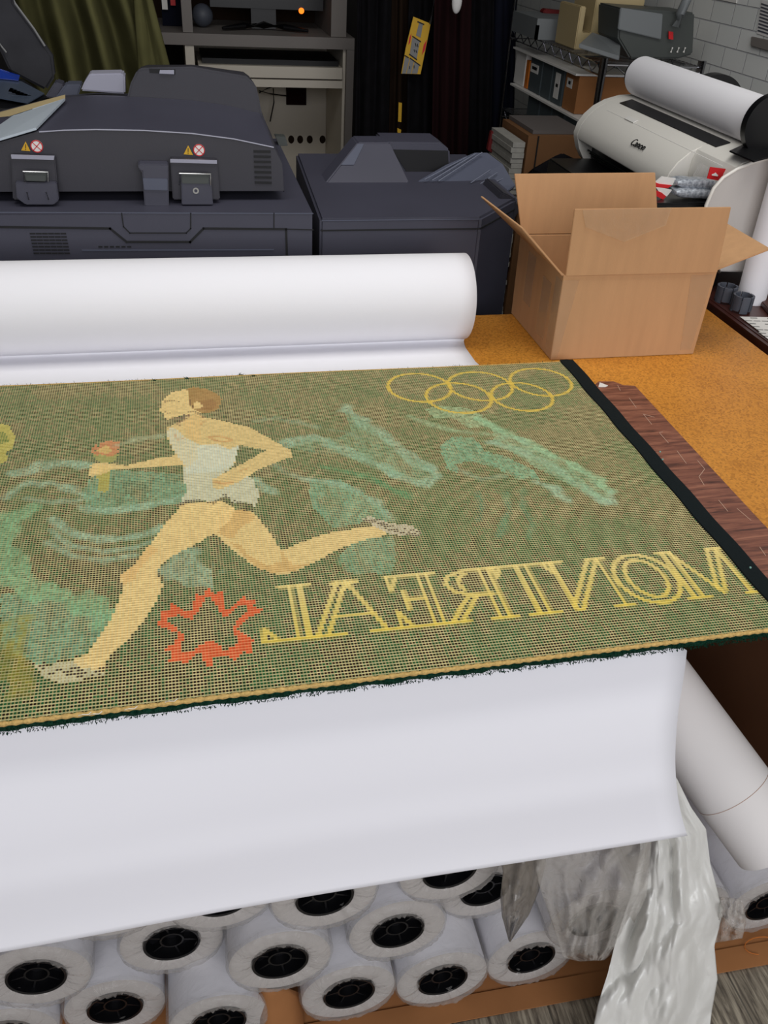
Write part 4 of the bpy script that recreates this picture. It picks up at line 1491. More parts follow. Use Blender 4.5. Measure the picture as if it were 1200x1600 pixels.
# hinges
hg = FY - 0.03
for (ox, kind) in ((0, 'a'), (252, 'b')):
    dx_ = ox
    bm = PR([(17 + dx_, 244), (86 + dx_, 246), (92 + dx_, 312), (88 + dx_, 314), (20 + dx_, 312)], FY - 0.018, 0.017)
    if kind == 'b':
        bm.free()
        bm = PR([(266, 248), (339, 250), (344, 312), (270, 312)], FY - 0.018, 0.017)
    hb = obj('hinge', bm, 'dark_body2', cop, bevel=0.002)
    t = [(17, 242), (85, 244), (84, 250), (18, 248)] if kind == 'a' else [(266, 249), (339, 251), (339, 256), (266, 254)]
    obj('hinge_cap', PR(t, FY - 0.022, 0.004), 'grey_light', hb)
    t = [(24, 285), (88, 286), (92, 313), (84, 320), (40, 320), (26, 310)] if kind == 'a' else [(283, 281), (330, 282), (333, 320), (284, 320)]
    obj('hinge_leaf', PR(t, FY - 0.034, 0.014), 'dark_body', hb, bevel=0.0015)
    t = [(38, 271), (73, 272), (72, 284), (40, 283)] if kind == 'a' else [(283, 274), (327, 275), (327, 288), (284, 287)]
    obj('hinge_barrel', PR(t, FY - 0.036, 0.012), 'machine', hb, bevel=0.0015)
    bm = bmesh.new()
    L = [(39, 284), (36, 268), (75, 269), (75, 284)] if kind == 'a' else [(281, 289), (280, 271), (329, 272), (329, 290)]
    tube(bm, [PX(u, v, y=FY - 0.038) for u, v in L], 0.0016, 8)
    if kind == 'a':
        tube(bm, [PX(42, 300, y=FY - 0.036), PX(45, 312, y=FY - 0.036)], 0.0013, 6)
        tube(bm, [PX(72, 300, y=FY - 0.036), PX(76, 312, y=FY - 0.036)], 0.0013, 6)
    else:
        c0 = PX(306, 298, y=FY - 0.034)
        lathe(bm, [(0.003, -0.001), (0.0055, -0.001), (0.0055, 0.001), (0.003, 0.001)], 18, Matrix.Translation(c0))
    obj('spring_clip', fixn(bm), 'steel', hb, smooth=60, label='bright steel spring clip')
ct = obj('cover_bracket', PR([(216, 256), (263, 257), (264, 323), (226, 323), (222, 268), (216, 264)], FY - 0.030, 0.028), 'dark_body', cop, bevel=0.002)
obj('bracket_face', PR([(223, 279), (262, 280), (262, 298), (225, 297)], FY - 0.033, 0.004), 'slate', ct, bevel=0.001)
# control panel at left, beyond the feeder
cp = []
bm = bmesh.new()
P_ = [PX(u, v, y=y) for u, v, y in ((-60, 165, 2.16), (45, 173, 2.16), (78, 152, 2.24), (38, 124, 2.42), (-60, 106, 2.42))]
prism(bm, P_, (0, 0.0, -0.02))
pn = obj('control_panel', fixn(bm), 'black_plastic', cop, bevel=0.003)
bm = bmesh.new()
prism(bm, [PX(u, v, y=y) + V(0, -0.002, 0.004) for u, v, y in ((-50, 148, 2.22), (44, 165, 2.18), (70, 150, 2.26), (34, 131, 2.37), (-50, 124, 2.36))], (0, 0, 0.002))
sc_ = obj('touch_screen', fixn(bm), 'screen_grey', pn, label='grey glossy display')
bm = bmesh.new()
prism(bm, [PX(u, v, y=y) + V(0, -0.002, 0.007) for u, v, y in ((-50, 126, 2.34), (-2, 128, 2.36), (30, 131, 2.36), (32, 123, 2.41), (0, 113, 2.41), (-50, 106, 2.41))], (0, 0, 0.001))
obj('display_area', fixn(bm), 'blue_screen', sc_, label='blue lit area of the display')
bm = bmesh.new()
rs = random.Random(4)
for k in range(7):
    u, v = 18 + k * 5.5, 146 + k * 2.2
    prism(bm, [PX(u + a, v + b, y=2.24) + V(0, -0.004, 0.011) for a, b in ((0, 0), (5, 1), (3, 6), (-3, 5))], (0, 0, 0.001))
obj('keys', fixn(bm), 'white', sc_, label='row of pale key labels')
obj('hinge_cover', PR([(70, 152), (86, 128), (100, 133), (98, 138), (88, 155)], 2.22, 0.05), 'dark_body', cop, bevel=0.003)
bm = PR([(86, 153), (102, 132), (128, 132), (122, 150), (100, 156)], 2.215, 0.05)
obj('hinge_cover', bm, 'slate', cop, bevel=0.003)
obj('cable_clip', PR([(430, 213), (446, 214), (448, 220), (450, 228), (436, 228)], 2.2, 0.03), 'machine', cop, bevel=0.001)
# castors
for xx, yy in ((-0.65, 1.75), (0.12, 1.75), (-0.65, 2.18), (0.12, 2.18)):
    pass

# ================================================================== finisher to the right of the copier
FZ = CAMZ - 0.492
FYF = 1.672
fin = thing('copier_finisher', 'charcoal finishing unit with a slotted output tray, to the right of the copier', 'finisher', (0.45, 1.9, 0))
xl = PX(500, 342, y=FYF).x
xm = PX(752, 338, y=FYF).x
xe = xm + 0.125
bm = bmesh.new()
top_outline = [V(xl, FYF, 0), V(xm, FYF, 0), V(xe, FYF + 0.14, 0), V(xe, 2.20, 0), V(xl + 0.02, 2.20, 0)]
prism(bm, top_outline, (0, 0, FZ))
obj('cabinet', fixn(bm), 'dark_body', fin, bevel=0.005)
bm = bmesh.new()
zs = PX(600, 359, y=FYF).z
groove(bm, [V(xl + 0.003, FYF - 0.0002, zs), V(xm, FYF - 0.0002, zs)], 0.003, (0, -1, 0), 0.001)
nn_ = Vector((0.14, -0.125, 0)).normalized()
groove(bm, [V(xm, FYF, zs) + nn_ * 0.0003, V(xe, FYF + 0.14, zs) + nn_ * 0.0003], 0.003, nn_, 0.001)
obj('panel_groove', fixn(bm), 'groove', fin)
bm = bmesh.new()
groove(bm, [V(xl + 0.004, FYF - 0.0002, FZ - 0.003), V(xm, FYF - 0.0002, FZ - 0.003)], 0.0016, (0, -1, 0), 0.001)
obj('panel_ridge', fixn(bm), 'slate', fin)
ZH = FZ - 0.002
# sloped head on top
yh0, yh1 = 1.93, 2.17
hd = bmesh.new()
A = [PX(515, 262, y=yh0), PX(552, 226, y=2.02), PX(562, 221, y=2.05)]
frontl = [V(PX(508, 290, y=yh0).x, yh0, ZH), V(PX(640, 288, y=yh0).x, yh0, ZH), PX(609, 223, y=2.02), PX(559, 223, y=2.02)]
backl = [p + V(0, 0.06, 0) for p in frontl]
prism(hd, [V(p.x, p.y, p.z) for p in frontl], (0, 0.07, 0))
obj('sloped_head', fixn(hd), 'dark_body', fin, bevel=0.003)
# left facet: paler plate, the light it catches put into its colour
hn = (frontl[3] - frontl[0])
bm = bmesh.new()
fa = frontl[0] + hn * 0.45 + V(0.002, 0, 0)
fb = frontl[0] + hn * 0.97 + V(0.002, 0, 0)
prism(bm, [fa, fa + V(0.028, 0, 0), fb + V(0.014, 0, 0), fb], (0, -0.0015, 0.0008))
obj('side_facet', fixn(bm), 'slate', fin, label='paler slanted facet')
# back block
obj('rear_block', PR([(600, 222), (688, 223), (703, 234), (704, 262), (660, 285), (610, 285)], 2.03, 0.10), 'dark_body', fin, bevel=0.004)
obj('rear_recess_shade', PR([(612, 234), (700, 236), (701, 262), (650, 283), (645, 282)], 2.026, 0.004), 'groove', fin)  # flat black plate, the shade of the recess put into its colour
# output tray leaves
tr = bmesh.new()
prism(tr, [PX(647, 286, y=1.935), PX(720, 292, y=1.925), PX(792, 300, y=1.915), PX(806, 290, y=1.95), PX(786, 256, y=2.01), PX(762, 238, y=2.05), PX(742, 238, y=2.05), PX(697, 257, y=2.005)], (0, 0.015, -0.012))
tray = obj('output_tray', fixn(tr), 'slate', fin, bevel=0.002)
bm = bmesh.new()
for (a, b) in (((663, 283), (728, 248)), ((675, 284), (742, 243)), ((685, 285), (752, 241))):
    groove(bm, [PX(*a, y=1.93) + V(0, -0.002, 0.003), PX(*b, y=2.035) + V(0, -0.002, 0.003)], 0.0022, (0, -0.6, 0.8), 0.002)
for (a, b) in (((735, 288), (765, 268)), ((748, 291), (776, 272)), ((758, 294), (788, 280))):
    groove(bm, [PX(*a, y=1.922) + V(0, -0.002, 0.003), PX(*b, y=1.975) + V(0, -0.002, 0.003)], 0.0018, (0, -0.6, 0.8), 0.002)
obj('tray_ribs', fixn(bm), 'rib', tray)
bm = bmesh.new()
prism(bm, [PX(u, v, y=1.80) for u, v in ((785, 300), (796, 305), (806, 312), (812, 330), (800, 350), (790, 400), (770, 470), (756, 470), (760, 360))], (0, 0.12, 0))
obj('side_cover', fixn(bm), 'dark_body2', fin, bevel=0.003)

# ================================================================== side desk with the plotter
DX0 = PX(1120, 484, z=TZ + 0.004).x
desk = thing('side_desk', 'dark cherry-brown desk against the block wall, under the plotter', 'desk', (1.38, 2.0, 0))
DZ = TZ + 0.006
obj('desktop', box(DX0 + 0.002, 1.695, 0.95, 2.66, DZ - 0.03, DZ), 'desk_wood', desk, bevel=0.003)
bm = bmesh.new()
bx(bm, DX0 + 0.012, DX0 + 0.016, 0.951, 2.659, DZ - 0.0001, DZ + 0.0015)
obj('edge_moulding', fixn(bm), 'desk_wood', desk)
for a in (0.97, 2.60):
    obj('side_panel', box(DX0 + 0.04, 1.66, a, a + 0.03, 0, DZ - 0.031), 'desk_wood', desk)
obj('modesty_panel', box(1.6, 1.62, 1.0, 2.59, 0.2, DZ - 0.031), 'desk_wood', desk)

pl = thing('large_format_printer', 'cream large-format plotter with rounded ends on the dark desk', 'printer', (1.25, 2.05, DZ))
PY0, PY1 = 1.66, 2.36
# side cheek outline in x/z at the near end
k = PY0 / 1.64
z0 = CAMZ


def cheek(sc=1.0, dx=0.0):
    L = [(1.165, -0.612), (1.100, -0.610), (1.072, -0.585), (1.052, -0.545), (1.040, -0.505), (1.036, -0.470), (1.040, -0.445), (1.052, -0.423),
         (1.070, -0.402), (1.100, -0.384), (1.140, -0.370), (1.185, -0.363), (1.24, -0.368), (1.30, -0.385), (1.36, -0.42), (1.40, -0.47), (1.40, -0.56), (1.37, -0.612)]
    F_ = [PX(u, v, y=PY0) for u, v in ((1124, 425), (1110, 400), (1102, 372), (1099, 345), (1103, 321), (1115, 294), (1130, 277), (1151, 264), (1172, 255), (1193, 249), (1222, 246), (1255, 250))]
    return [(1.175, -0.612)] + [(p.x, p.z - CAMZ) for p in F_] + [(1.30, -0.395), (1.36, -0.43), (1.40, -0.48), (1.40, -0.56), (1.37, -0.612)]


for y0_, y1_, nm in ((PY0, PY0 + 0.010, 'end_cheek'), (PY1 - 0.028, PY1, 'end_cheek')):
    bm = bmesh.new()
    dxx = 0 if y0_ < 2 else 0.0
    far = [(1.165, -0.56), (1.105, -0.56), (1.088, -0.550), (1.064, -0.530), (1.048, -0.505), (1.040, -0.482), (1.0375, -0.470), (1.043, -0.447), (1.058, -0.424), (1.080, -0.404), (1.110, -0.388), (1.150, -0.377), (1.20, -0.374), (1.26, -0.378), (1.33, -0.40), (1.37, -0.44), (1.37, -0.56)]
    prism(bm, [V(x, y0_, z0 + z) for x, z in (cheek() if y0_ < 2 else far)], (0, y1_ - y0_, 0))
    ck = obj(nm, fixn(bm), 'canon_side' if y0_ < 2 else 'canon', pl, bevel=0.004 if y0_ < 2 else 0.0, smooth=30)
    if y0_ < 2:
        bm = bmesh.new()
        L = [(x, z) for x, z in cheek()[1:13]]
        rows = [[V(x + 0.0, y0_ - 0.003, z0 + z) for x, z in L], [V(x + 0.0035 if x < 1.2 else x, y0_ - 0.006, z0 + z - 0.004) for x, z in L], [V(x, y0_ + 0.027, z0 + z + 0.001) for x, z in L]]
        tube(bm, [V(x + 0.002, y0_ + 0.002, z0 + z - 0.001) for x, z in L], 0.0036, 8)
        obj('cheek_rim', bm, 'canon', ck, smooth='all', label='lighter cream rim')
# main cover: shell along Y
bm = bmesh.new()
cov = [(1.040, -0.482), (1.0375, -0.470), (1.043, -0.447), (1.058, -0.424), (1.080, -0.404), (1.110, -0.388), (1.150, -0.377), (1.20, -0.374),
       (1.26, -0.378), (1.33, -0.40), (1.37, -0.44), (1.37, -0.55), (1.15, -0.56), (1.15, -0.487), (1.060, -0.486)]
prism(bm, [V(x, PY0 + 0.17, z0 + z) for x, z in cov], (0, PY1 - PY0 - 0.198, 0))
cov2 = [(1.15, -0.56), (1.15, -0.478), (1.096, -0.470), (1.088, -0.445), (1.090, -0.415), (1.097, -0.397), (1.110, -0.388), (1.150, -0.377), (1.20, -0.374), (1.26, -0.378), (1.33, -0.40), (1.37, -0.44), (1.37, -0.56)]
prism(bm, [V(x, PY0 + 0.010, z0 + z) for x, z in cov2], (0, 0.160, 0))
cover = obj('top_cover', fixn(bm), 'canon', pl, bevel=0.002, smooth=30)
# slot in the cover
bm = bmesh.new()


def covz(x):
    best = None
    for (xa, za), (xb, zb) in zip(cov[1:10], cov[2:11]):
        if xa <= x <= xb:
            return z0 + za + (zb - za) * (x - xa) / (xb - xa)
    return z0 - 0.374


sa, sb_ = PX(957, 147, z=z0 - 0.372), PX(1125, 218, z=z0 - 0.372)
sx0, sx1 = 1.118, 1.150
ys0, ys1 = PY0 + 0.135, PY1 - 0.075
prism(bm, [V(sx0, ys0, covz(sx0) + 0.0008), V(sx1, ys0, covz(sx1) + 0.0008), V(sx1, ys1, covz(sx1) + 0.0008), V(sx0, ys1, covz(sx0) + 0.0008)], (0, 0, 0.0015))
obj('paper_slot', fixn(bm), 'black_plastic', cover, label='long dark window in the cover')
bm = bmesh.new()
groove(bm, [V(1.085, PY0 + 0.04, covz(1.085) + 0.0002), V(1.085, PY1 - 0.08, covz(1.085) + 0.0002)], 0.0012, (-0.5, 0, 0.8), 0.0005)
lg = PX(1020, 187, z=z0 - 0.39)
prism(bm, [V(1.083, 2.12, covz(1.083) + 0.001), V(1.094, 2.12, covz(1.094) + 0.001), V(1.094, 2.17, covz(1.094) + 0.001), V(1.083, 2.17, covz(1.083) + 0.001)], (-0.001, 0, 0.002))
obj('cover_handle', fixn(bm), 'white', cover)
# black carriage bay and platen below the nose
bm = bmesh.new()
bx(bm, 1.085, 1.34, PY0 + 0.03, PY1 - 0.03, z0 - 0.529, z0 - 0.49)
obj('print_bay', fixn(bm), 'black_plastic', pl)
bm = bmesh.new()
bx(bm, 0.965, 1.36, PY0 + 0.03, PY1 - 0.03, z0 - 0.612, z0 - 0.530)
bx(bm, 0.95, 1.14, PY0 + 0.03, PY0 + 0.20, z0 - 0.529, z0 - 0.472)
obj('front_ledge', fixn(bm), 'black_plastic', pl, bevel=0.003, label='black ledge under the cover')
bm = bmesh.new()
for k in range(3):
    tube(bm, [V(1.065 + 0.007 * k, PY0 + 0.05, z0 - 0.505 - 0.008 * k), V(1.065 + 0.007 * k, PY1 - 0.05, z0 - 0.505 - 0.008 * k)], 0.0022, 8)
obj('guide_rails', bm, 'machine', pl, smooth=60)
bm = bmesh.new()
for yy in (PY0 + 0.05, PY1 - 0.08):
    for xx in (1.12, 1.32):
        bx(bm, xx, xx + 0.03, yy, yy + 0.03, DZ + 0.0005, z0 - 0.611)
obj('feet', fixn(bm), 'black_plastic', pl)
# ink cover on the near end top
bm = bmesh.new()
pk = [V(p.x, p.y, z0 - 0.372) for p in (PX(1139, 235, z=z0 - 0.372), PX(1187, 213, z=z0 - 0.372), PX(1240, 235, z=z0 - 0.372), PX(1178, 252, z=z0 - 0.372))]
prism(bm, pk, (0, 0, -0.003))
obj('ink_tank_bay', fixn(bm), 'black_plastic', pl, bevel=0.002)
# logo text


def text_mesh(body, size, m, parent, M4, name, ext=0.0006, shear=0.0, offset=0.0):
    cu_ = bpy.data.curves.new('tmp', 'FONT')
    cu_.body = body
    cu_.size = size
    cu_.extrude = ext
    cu_.shear = shear
    cu_.offset = offset
    cu_.align_x = 'CENTER'
    cu_.align_y = 'CENTER'
    to = bpy.data.objects.new('tmp', cu_)
    COL.objects.link(to)
    dg = bpy.context.evaluated_depsgraph_get()
    me_ = bpy.data.meshes.new_from_object(to.evaluated_get(dg))
    bpy.data.objects.remove(to)
    bm_ = bmesh.new()
    bm_.from_mesh(me_)
    bm_.transform(M4)
    return obj(name, bm_, m, parent)


# letters lie on the curved cover: text x runs towards the viewer (-Y), text up points to +x / +z
lx = 1.054
lc = V(lx, 2.015, covz(lx) + 0.0012)
upv = V(0.022, 0, 0.020).normalized()
xv = V(0, -1, 0)
nv = xv.cross(upv).normalized()
M4 = Matrix.Translation(lc + nv * 0.001) @ Matrix((xv, upv, nv)).transposed().to_4x4()
text_mesh('Canon', 0.026, 'black', cover, M4, 'logo_lettering', shear=0.05, offset=0.0)

# roll on top of the plotter
rr2 = 0.047
pr2 = thing('paper_roll', 'white paper roll loaded on top of the cream plotter', 'paper roll', (1.20, 2.03, z0 - 0.37))
ya, yb_ = PX(1183, 200, x=1.19).y, 2.335
M4 = Matrix.Translation((1.190, 1.745, z0 - 0.365 + rr2 - 0.01))
bm = bmesh.new()
lathe(bm, [(rr2, 0), (rr2, 0.588), (0.024, 0.588), (0.024, 0)], 48, M4)
obj('wound_paper', fixn(bm), 'paper', pr2, smooth=40)
bm = bmesh.new()
lathe(bm, [(0.0001, 0.608), (0.040, 0.608), (0.040, 0.59), (0.0001, 0.59)], 48, M4)
obj('roll_holder', fixn(bm), 'black_plastic', pr2, smooth=40, label='black disc roll holder')
bm = bmesh.new()
lathe(bm, [(0.0001, -0.02), (0.060, -0.02), (0.060, -0.002), (0.0001, -0.002)], 48, M4)
obj('roll_holder', fixn(bm), 'black_plastic', pr2, smooth=40, label='black disc roll holder')
bm = bmesh.new()
bx(bm, 1.262, 1.39, 2.12, 2.36, z0 - 0.37, z0 - 0.34)
lathe(bm, [(0.0001, 0), (0.085, 0), (0.085, 0.03), (0.0001, 0.03)], 48, Matrix.Translation((1.335, 2.20, z0 - 0.385)))
obj('rear_tray', fixn(bm), 'black_plastic', pl, smooth=40)

# media basket cloth in front-left of the plotter
bm = bmesh.new()
prism(bm, [PX(831, 264, y=2.42), PX(868, 243, y=2.42), PX(880, 238, y=2.42), PX(905, 250, y=2.38), PX(1000, 300, y=2.2), PX(930, 300, y=2.3), PX(840, 296, y=2.42)], (0, 0.05, -0.03))
tag(obj('black_cloth', fixn(bm), 'black_cloth', bevel=0.004), 'black cloth media catcher bulging beside the far end of the plotter', 'cloth')

# ================================================================== ink packs lying on the ledge
ledge = z0 - 0.575


def foil_pack(px, y, hgt, label):
    t = thing('foil_ink_pack', label, 'ink pack', PX(*px[0], y=y), 'silver foil ink packs on the plotter ledge')
    bm = bmesh.new()
    rows = []
    (u0_, v0_), (u1_, v1_) = px
    n = 16
    rs = random.Random(int(u0_))
    for i in range(n + 1):
        s = i / n
        c = PX(u0_ + (u1_ - u0_) * s, v0_ + (v1_ - v0_) * s, y=y)
        th = hgt * (0.45 + 0.55 * min(1, 7 * s, 7 * (1 - s))) / 2
        ring = []
        for k in range(14):
            a = 2 * PI * k / 14
            sg = lambda q: math.copysign(abs(q) ** 0.45, q)
            ring.append(c + V(0, 0.020 * sg(math.cos(a)), th * sg(math.sin(a)) * (1 + 0.2 * noise.noise(Vector((s * 7, a, y * 9))))))
        rows.append(ring + [ring[0]])
    vs = grid(bm, rows)
    bmesh.ops.remove_doubles(bm, verts=bm.verts[:], dist=1e-6)
    bmesh.ops.holes_fill(bm, edges=[e for e in bm.edges if e.is_boundary], sides=30)
    obj('foil_pouch', fixn(bm), 'foil', t, smooth=60)
    return t


YP = 1.735
f1_ = foil_pack([(1052, 283), (1122, 288)], YP, 0.019, 'silver foil ink pack lying on top of the other one, red-and-white tab at its left')
obj('card_tab', PR([(1024, 285), (1035, 276), (1056, 279), (1051, 289), (1030, 288)], YP - 0.004, 0.004), 'white', f1_)
obj('red_band', PR([(1024, 285), (1031, 287.5), (1050, 289.5), (1044, 294), (1024, 293)], YP - 0.006, 0.004), 'red', f1_)
f2_ = foil_pack([(1050, 298), (1115, 302)], YP - 0.01, 0.019, 'silver foil ink pack lying underneath, just behind the cardboard box flap')
obj('card_tab', PR([(1025, 293), (1040, 295), (1050, 297), (1042, 307), (1030, 300)], YP - 0.014, 0.004), 'white', f2_)
obj('red_band', PR([(1024, 297), (1034, 301), (1041, 307), (1036, 312), (1023, 305)], YP - 0.016, 0.004), 'red', f2_)
bl = thing('blister_pack', 'clear blister pack with a red hanging header beside the foil ink packs', 'blister pack', PX(1110, 290, y=YP + 0.04))
hdr = obj('header_card', PR([(1110, 261), (1134, 264), (1127, 283), (1105, 279)], 1.698, 0.002), 'red', bl, label='red header card')
bm = bmesh.new()
prism(bm, [PX(u, v, y=1.6975) for u, v in ((1112, 272.5), (1116, 271), (1118, 269.5), (1120, 272), (1122, 273.5), (1121, 275.5), (1112, 274))], (0, -0.0008, 0))
obj('hanging_hole', fixn(bm), 'white', hdr)
bm = PR([(1098, 256), (1108, 262), (1104, 281), (1085, 277)], 1.702, 0.012)
obj('blister', bm, 'wrap', bl, bevel=0.002)

# ================================================================== small things at the right end of the desk
tb_c = PX(1176, 476, z=DZ)
tb = thing('cardboard_tube', 'white tube standing upright on the dark desk next to the block wall side', 'tube', V(tb_c.x + 0.006, tb_c.y + 0.02, DZ + 0.0005))
bm = bmesh.new()
c0 = ORIG[tb]
Rz = Matrix.Translation(c0) @ Matrix.Rotation(PI / 2, 4, 'X')
lathe(bm, [(0.030, 0.0), (0.032, 0.10), (0.033, 0.34), (0.029, 0.34), (0.028, 0.0)], 36, Rz)
obj('tube_wall', fixn(bm), 'paper', tb, smooth=40)


def clip_ring(u, v, r, h, label, rotz):
    c = PX(u, v, z=DZ)
    t = thing('core_adapter', label, 'adapter ring', V(c.x, c.y, DZ + 0.0005), 'grey slotted core adapter rings on the dark desk')
    bm = bmesh.new()
    for k in range(7):
        a0_ = k * 2 * PI / 7 + rotz
        seg = 6
        ins, outs = [], []
        for s in range(seg + 1):
            a = a0_ + (2 * PI / 7 - 0.13) * s / seg
            outs.append((math.cos(a), math.sin(a)))
        poly = [c + V(x * r, y * r, 0.001) for x, y in outs] + [c + V(x * (r - 0.0045), y * (r - 0.0045), 0.001) for x, y in outs[::-1]]
        lowz = 0.004 if k % 2 else 0.0
        prism(bm, [q + V(0, 0, lowz) for q in poly], (0, 0, h - lowz))
    lathe(bm, [(r - 0.003, 0.008), (r - 0.003, h - 0.008), (r - 0.0065, h - 0.008), (r - 0.0065, 0.008)], 36, Matrix.Translation(c) @ Matrix.Rotation(PI / 2, 4, 'X'))
    obj('ring_wall', fixn(bm), 'clip', t, smooth=30)
    return t


clip_ring(1156, 486, 0.0215, 0.034, 'grey slotted adapter ring nearest the papers on the dark desk', 0.5)
clip_ring(1131, 471, 0.0215, 0.034, 'grey slotted adapter ring partly hidden by the cardboard box', 1.2)
clip_ring(1186, 462, 0.018, 0.028, 'grey slotted adapter ring behind the white tube', 0.1) if False else None
# label sheets
for i, (px, lab) in enumerate(((((1156, 495), (1250, 497), (1262, 523), (1188, 519)), 'white printed label sheet lying on the dark desk, the upper one'),
                               (((1185, 519), (1262, 524), (1290, 556), (1218, 543)), 'white printed label sheet lying on the dark desk, nearer the bench'))):
    bm = bmesh.new()
    zz = DZ + 0.0016
    prism(bm, [PX(u, v, z=zz) for u, v in px], (0, 0, 0.0006))
    sh = obj('label_sheet', fixn(bm), 'white')
    tag(sh, lab, 'label sheet', 'printed label sheets on the dark desk')
    bm = bmesh.new()
    a, b, c, d = [PX(u, v, z=zz + 0.0007) for u, v in px]
    for r in range(5):
        for s in range(7):
            if random.Random(r * 7 + s + i).random() < 0.75:
                s0, s1 = (s + 0.15) / 7, (s + 0.8) / 7
                t0 = (r + 0.35) / 5.2
                p_ = lambda s, t: (a * (1 - s) + b * s) * (1 - t) + (d * (1 - s) + c * s) * t
                groove(bm, [p_(s0, t0), p_(s1, t0)], 0.003, (0, 0, 1), 0.0002)
    obj('print_lines', fixn(bm), 'machine', sh)
bm = bmesh.new()
bx(bm, 0, 0.12, 0, 0.10, 0, 0.01)
c = PX(1184, 476, z=DZ + 0.008)
for v_ in bm.verts:
    v_.co += V(c.x + 0.012, c.y - 0.05, DZ + 0.0006)
bmesh.ops.rotate(bm, cent=c, matrix=Matrix.Rotation(-0.25, 3, 'Z'), verts=bm.verts)
tag(obj('wooden_block', bm, 'desk_wood', bevel=0.002), 'reddish-brown flat wooden block at the foot of the white tube', 'block')

# ================================================================== wire shelf with boxes
SX0, SX1, SY0, SY1 = 1.275, 1.60, 2.76, 3.64
ZS1 = z0 - 0.360
shf = thing('wire_shelf', 'chrome wire shelving rack in the dark corner beyond the plotter', 'shelf', ((SX0 + SX1) / 2, 3.2, 0))
for xx in (SX0, SX1):
    for yy in (SY0, SY1):
        bm = bmesh.new()
        tube(bm, [V(xx, yy, 0), V(xx, yy, (1.75 if yy > 3 else ZS1 + 0.02))], 0.0125, 12)
        pst = obj('post', bm, 'chrome', shf, smooth=60)
levels = [ZS1, z0 - 0.640, z0 - 1.0]
for lz in levels:
    bm = bmesh.new()
    for zz in (lz, lz - 0.03):
        tube(bm, [V(SX0, SY0, zz), V(SX0, SY1, zz), V(SX1, SY1, zz), V(SX1, SY0, zz), V(SX0, SY0, zz)], 0.003, 6)
    for side in ((SX0, SX0), (SX1, SX1)):
        pts = []
        n = 22
        for i in range(n + 1):
            pts.append(V(side[0], SY0 + (SY1 - SY0) * i / n, lz - (0.002 if i % 2 else 0.028)))
        tube(bm, pts, 0.002, 5)
    pts = [V(SX0 + (SX1 - SX0) * i / 8, SY0, lz - (0.002 if i % 2 else 0.028)) for i in range(9)]
    tube(bm, pts, 0.002, 5)
    for i in range(34):
        y = SY0 + (SY1 - SY0) * (i + 0.5) / 34
        tube(bm, [V(SX0, y, lz + 0.002), V(SX1, y, lz + 0.002)], 0.0018, 5)
    obj('wire_tier', bm, 'chrome', shf, smooth=60)
# low wall-side row of bins on the second tier, two high
GB = 'storage boxes on the second tier of the wire shelf'
z_up_top, z_mid, z_low = z0 - 0.42, z0 - 0.535, z0 - 0.636


def sbox(name, u0_, u1_, zb, zt, m, label, cat, x=SX0 + 0.015, dep=0.22, lab=None, vref=120, grp=None):
    ya_ = PX(u0_, vref, x=x).y
    yb2_ = PX(u1_, vref, x=x).y
    y0_, y1_ = min(ya_, yb2_), max(ya_, yb2_)
    t = thing(name, label, cat, (x + dep / 2, (y0_ + y1_) / 2, zb), grp)
    obj('box_body', box(x, x + dep, y0_ + 0.002, y1_ - 0.002, zb, zt), m, t, bevel=0.002)
    if lab:
        h_ = zt - zb
        w_ = y1_ - y0_
        obj('paper_label', box(x - 0.001, x + 0.0002, y0_ + w_ * lab[0], y0_ + w_ * lab[1], zb + h_ * lab[2], zb + h_ * lab[3]), 'white', t)
        if lab[1] - lab[0] > 0.3:
            obj('label_mark', box(x - 0.0016, x - 0.0008, y0_ + w_ * (lab[0] + 0.12), y0_ + w_ * (lab[1] - 0.12), zb + h_ * (lab[2] * 0.5 + lab[3] * 0.5) - 0.004, zb + h_ * (lab[2] * 0.5 + lab[3] * 0.5) + 0.006), 'black', t)
    return t


sbox('storage_box', 806, 822, z_mid + 0.002, z_up_top, 'white', 'white box at the far end of the upper bin row on the wire shelf', 'box', vref=95, grp=GB)
sbox('storage_box', 823, 828, z_mid + 0.002, z_up_top - 0.02, 'orange', 'narrow orange carton beside the far white box on the wire shelf', 'box', vref=98, grp=GB)
sbox('storage_bin', 829, 848, z_mid + 0.002, z_up_top, 'bin', 'dark grey bin with a small white label on the wire shelf', 'bin', lab=(0.3, 0.95, 0.55, 0.8), vref=104, grp=GB)
sbox('storage_bin', 849, 864, z_mid + 0.002, z_up_top, 'bin', 'plain dark grey bin between two labelled bins on the wire shelf', 'bin', vref=110, grp=GB)
sbox('storage_bin', 865, 882, z_mid + 0.002, z_up_top, 'bin', 'dark grey bin with a tall white label on the wire shelf', 'bin', lab=(0.3, 0.75, 0.15, 0.85), vref=116, grp=GB)
sbox('storage_box', 884, 906, z_mid + 0.002, z_up_top, 'card_floor', 'orange-brown carton with a small white label on the wire shelf', 'box', lab=(0.45, 0.85, 0.6, 0.85), vref=122, grp=GB)
for i, (a, b) in enumerate(((826, 845), (846, 864), (865, 884))):
    sbox('storage_bin', a, b, z_low + 0.003, z_mid - 0.008, 'bin', ['dark grey bin in the lower bin row, the farthest one', 'dark grey bin in the lower bin row, the middle one', 'dark grey bin in the lower bin row, nearest the plotter'][i], 'bin', vref=150 + i * 8, grp=GB)
bm = bmesh.new()
bx(bm, SX0 - 0.004, SX0 + 0.24, 2.86, SY1 - 0.08, z_mid - 0.006, z_mid + 0.0005)
tag(obj('shelf_liner', bm, 'white'), 'white board lying between the upper and lower rows of bins', 'board')
bm = bmesh.new()
bx(bm, SX0 - 0.002, SX0 + 0.2, 2.95, SY1 - 0.06, z_up_top + 0.002, z_up_top + 0.008)
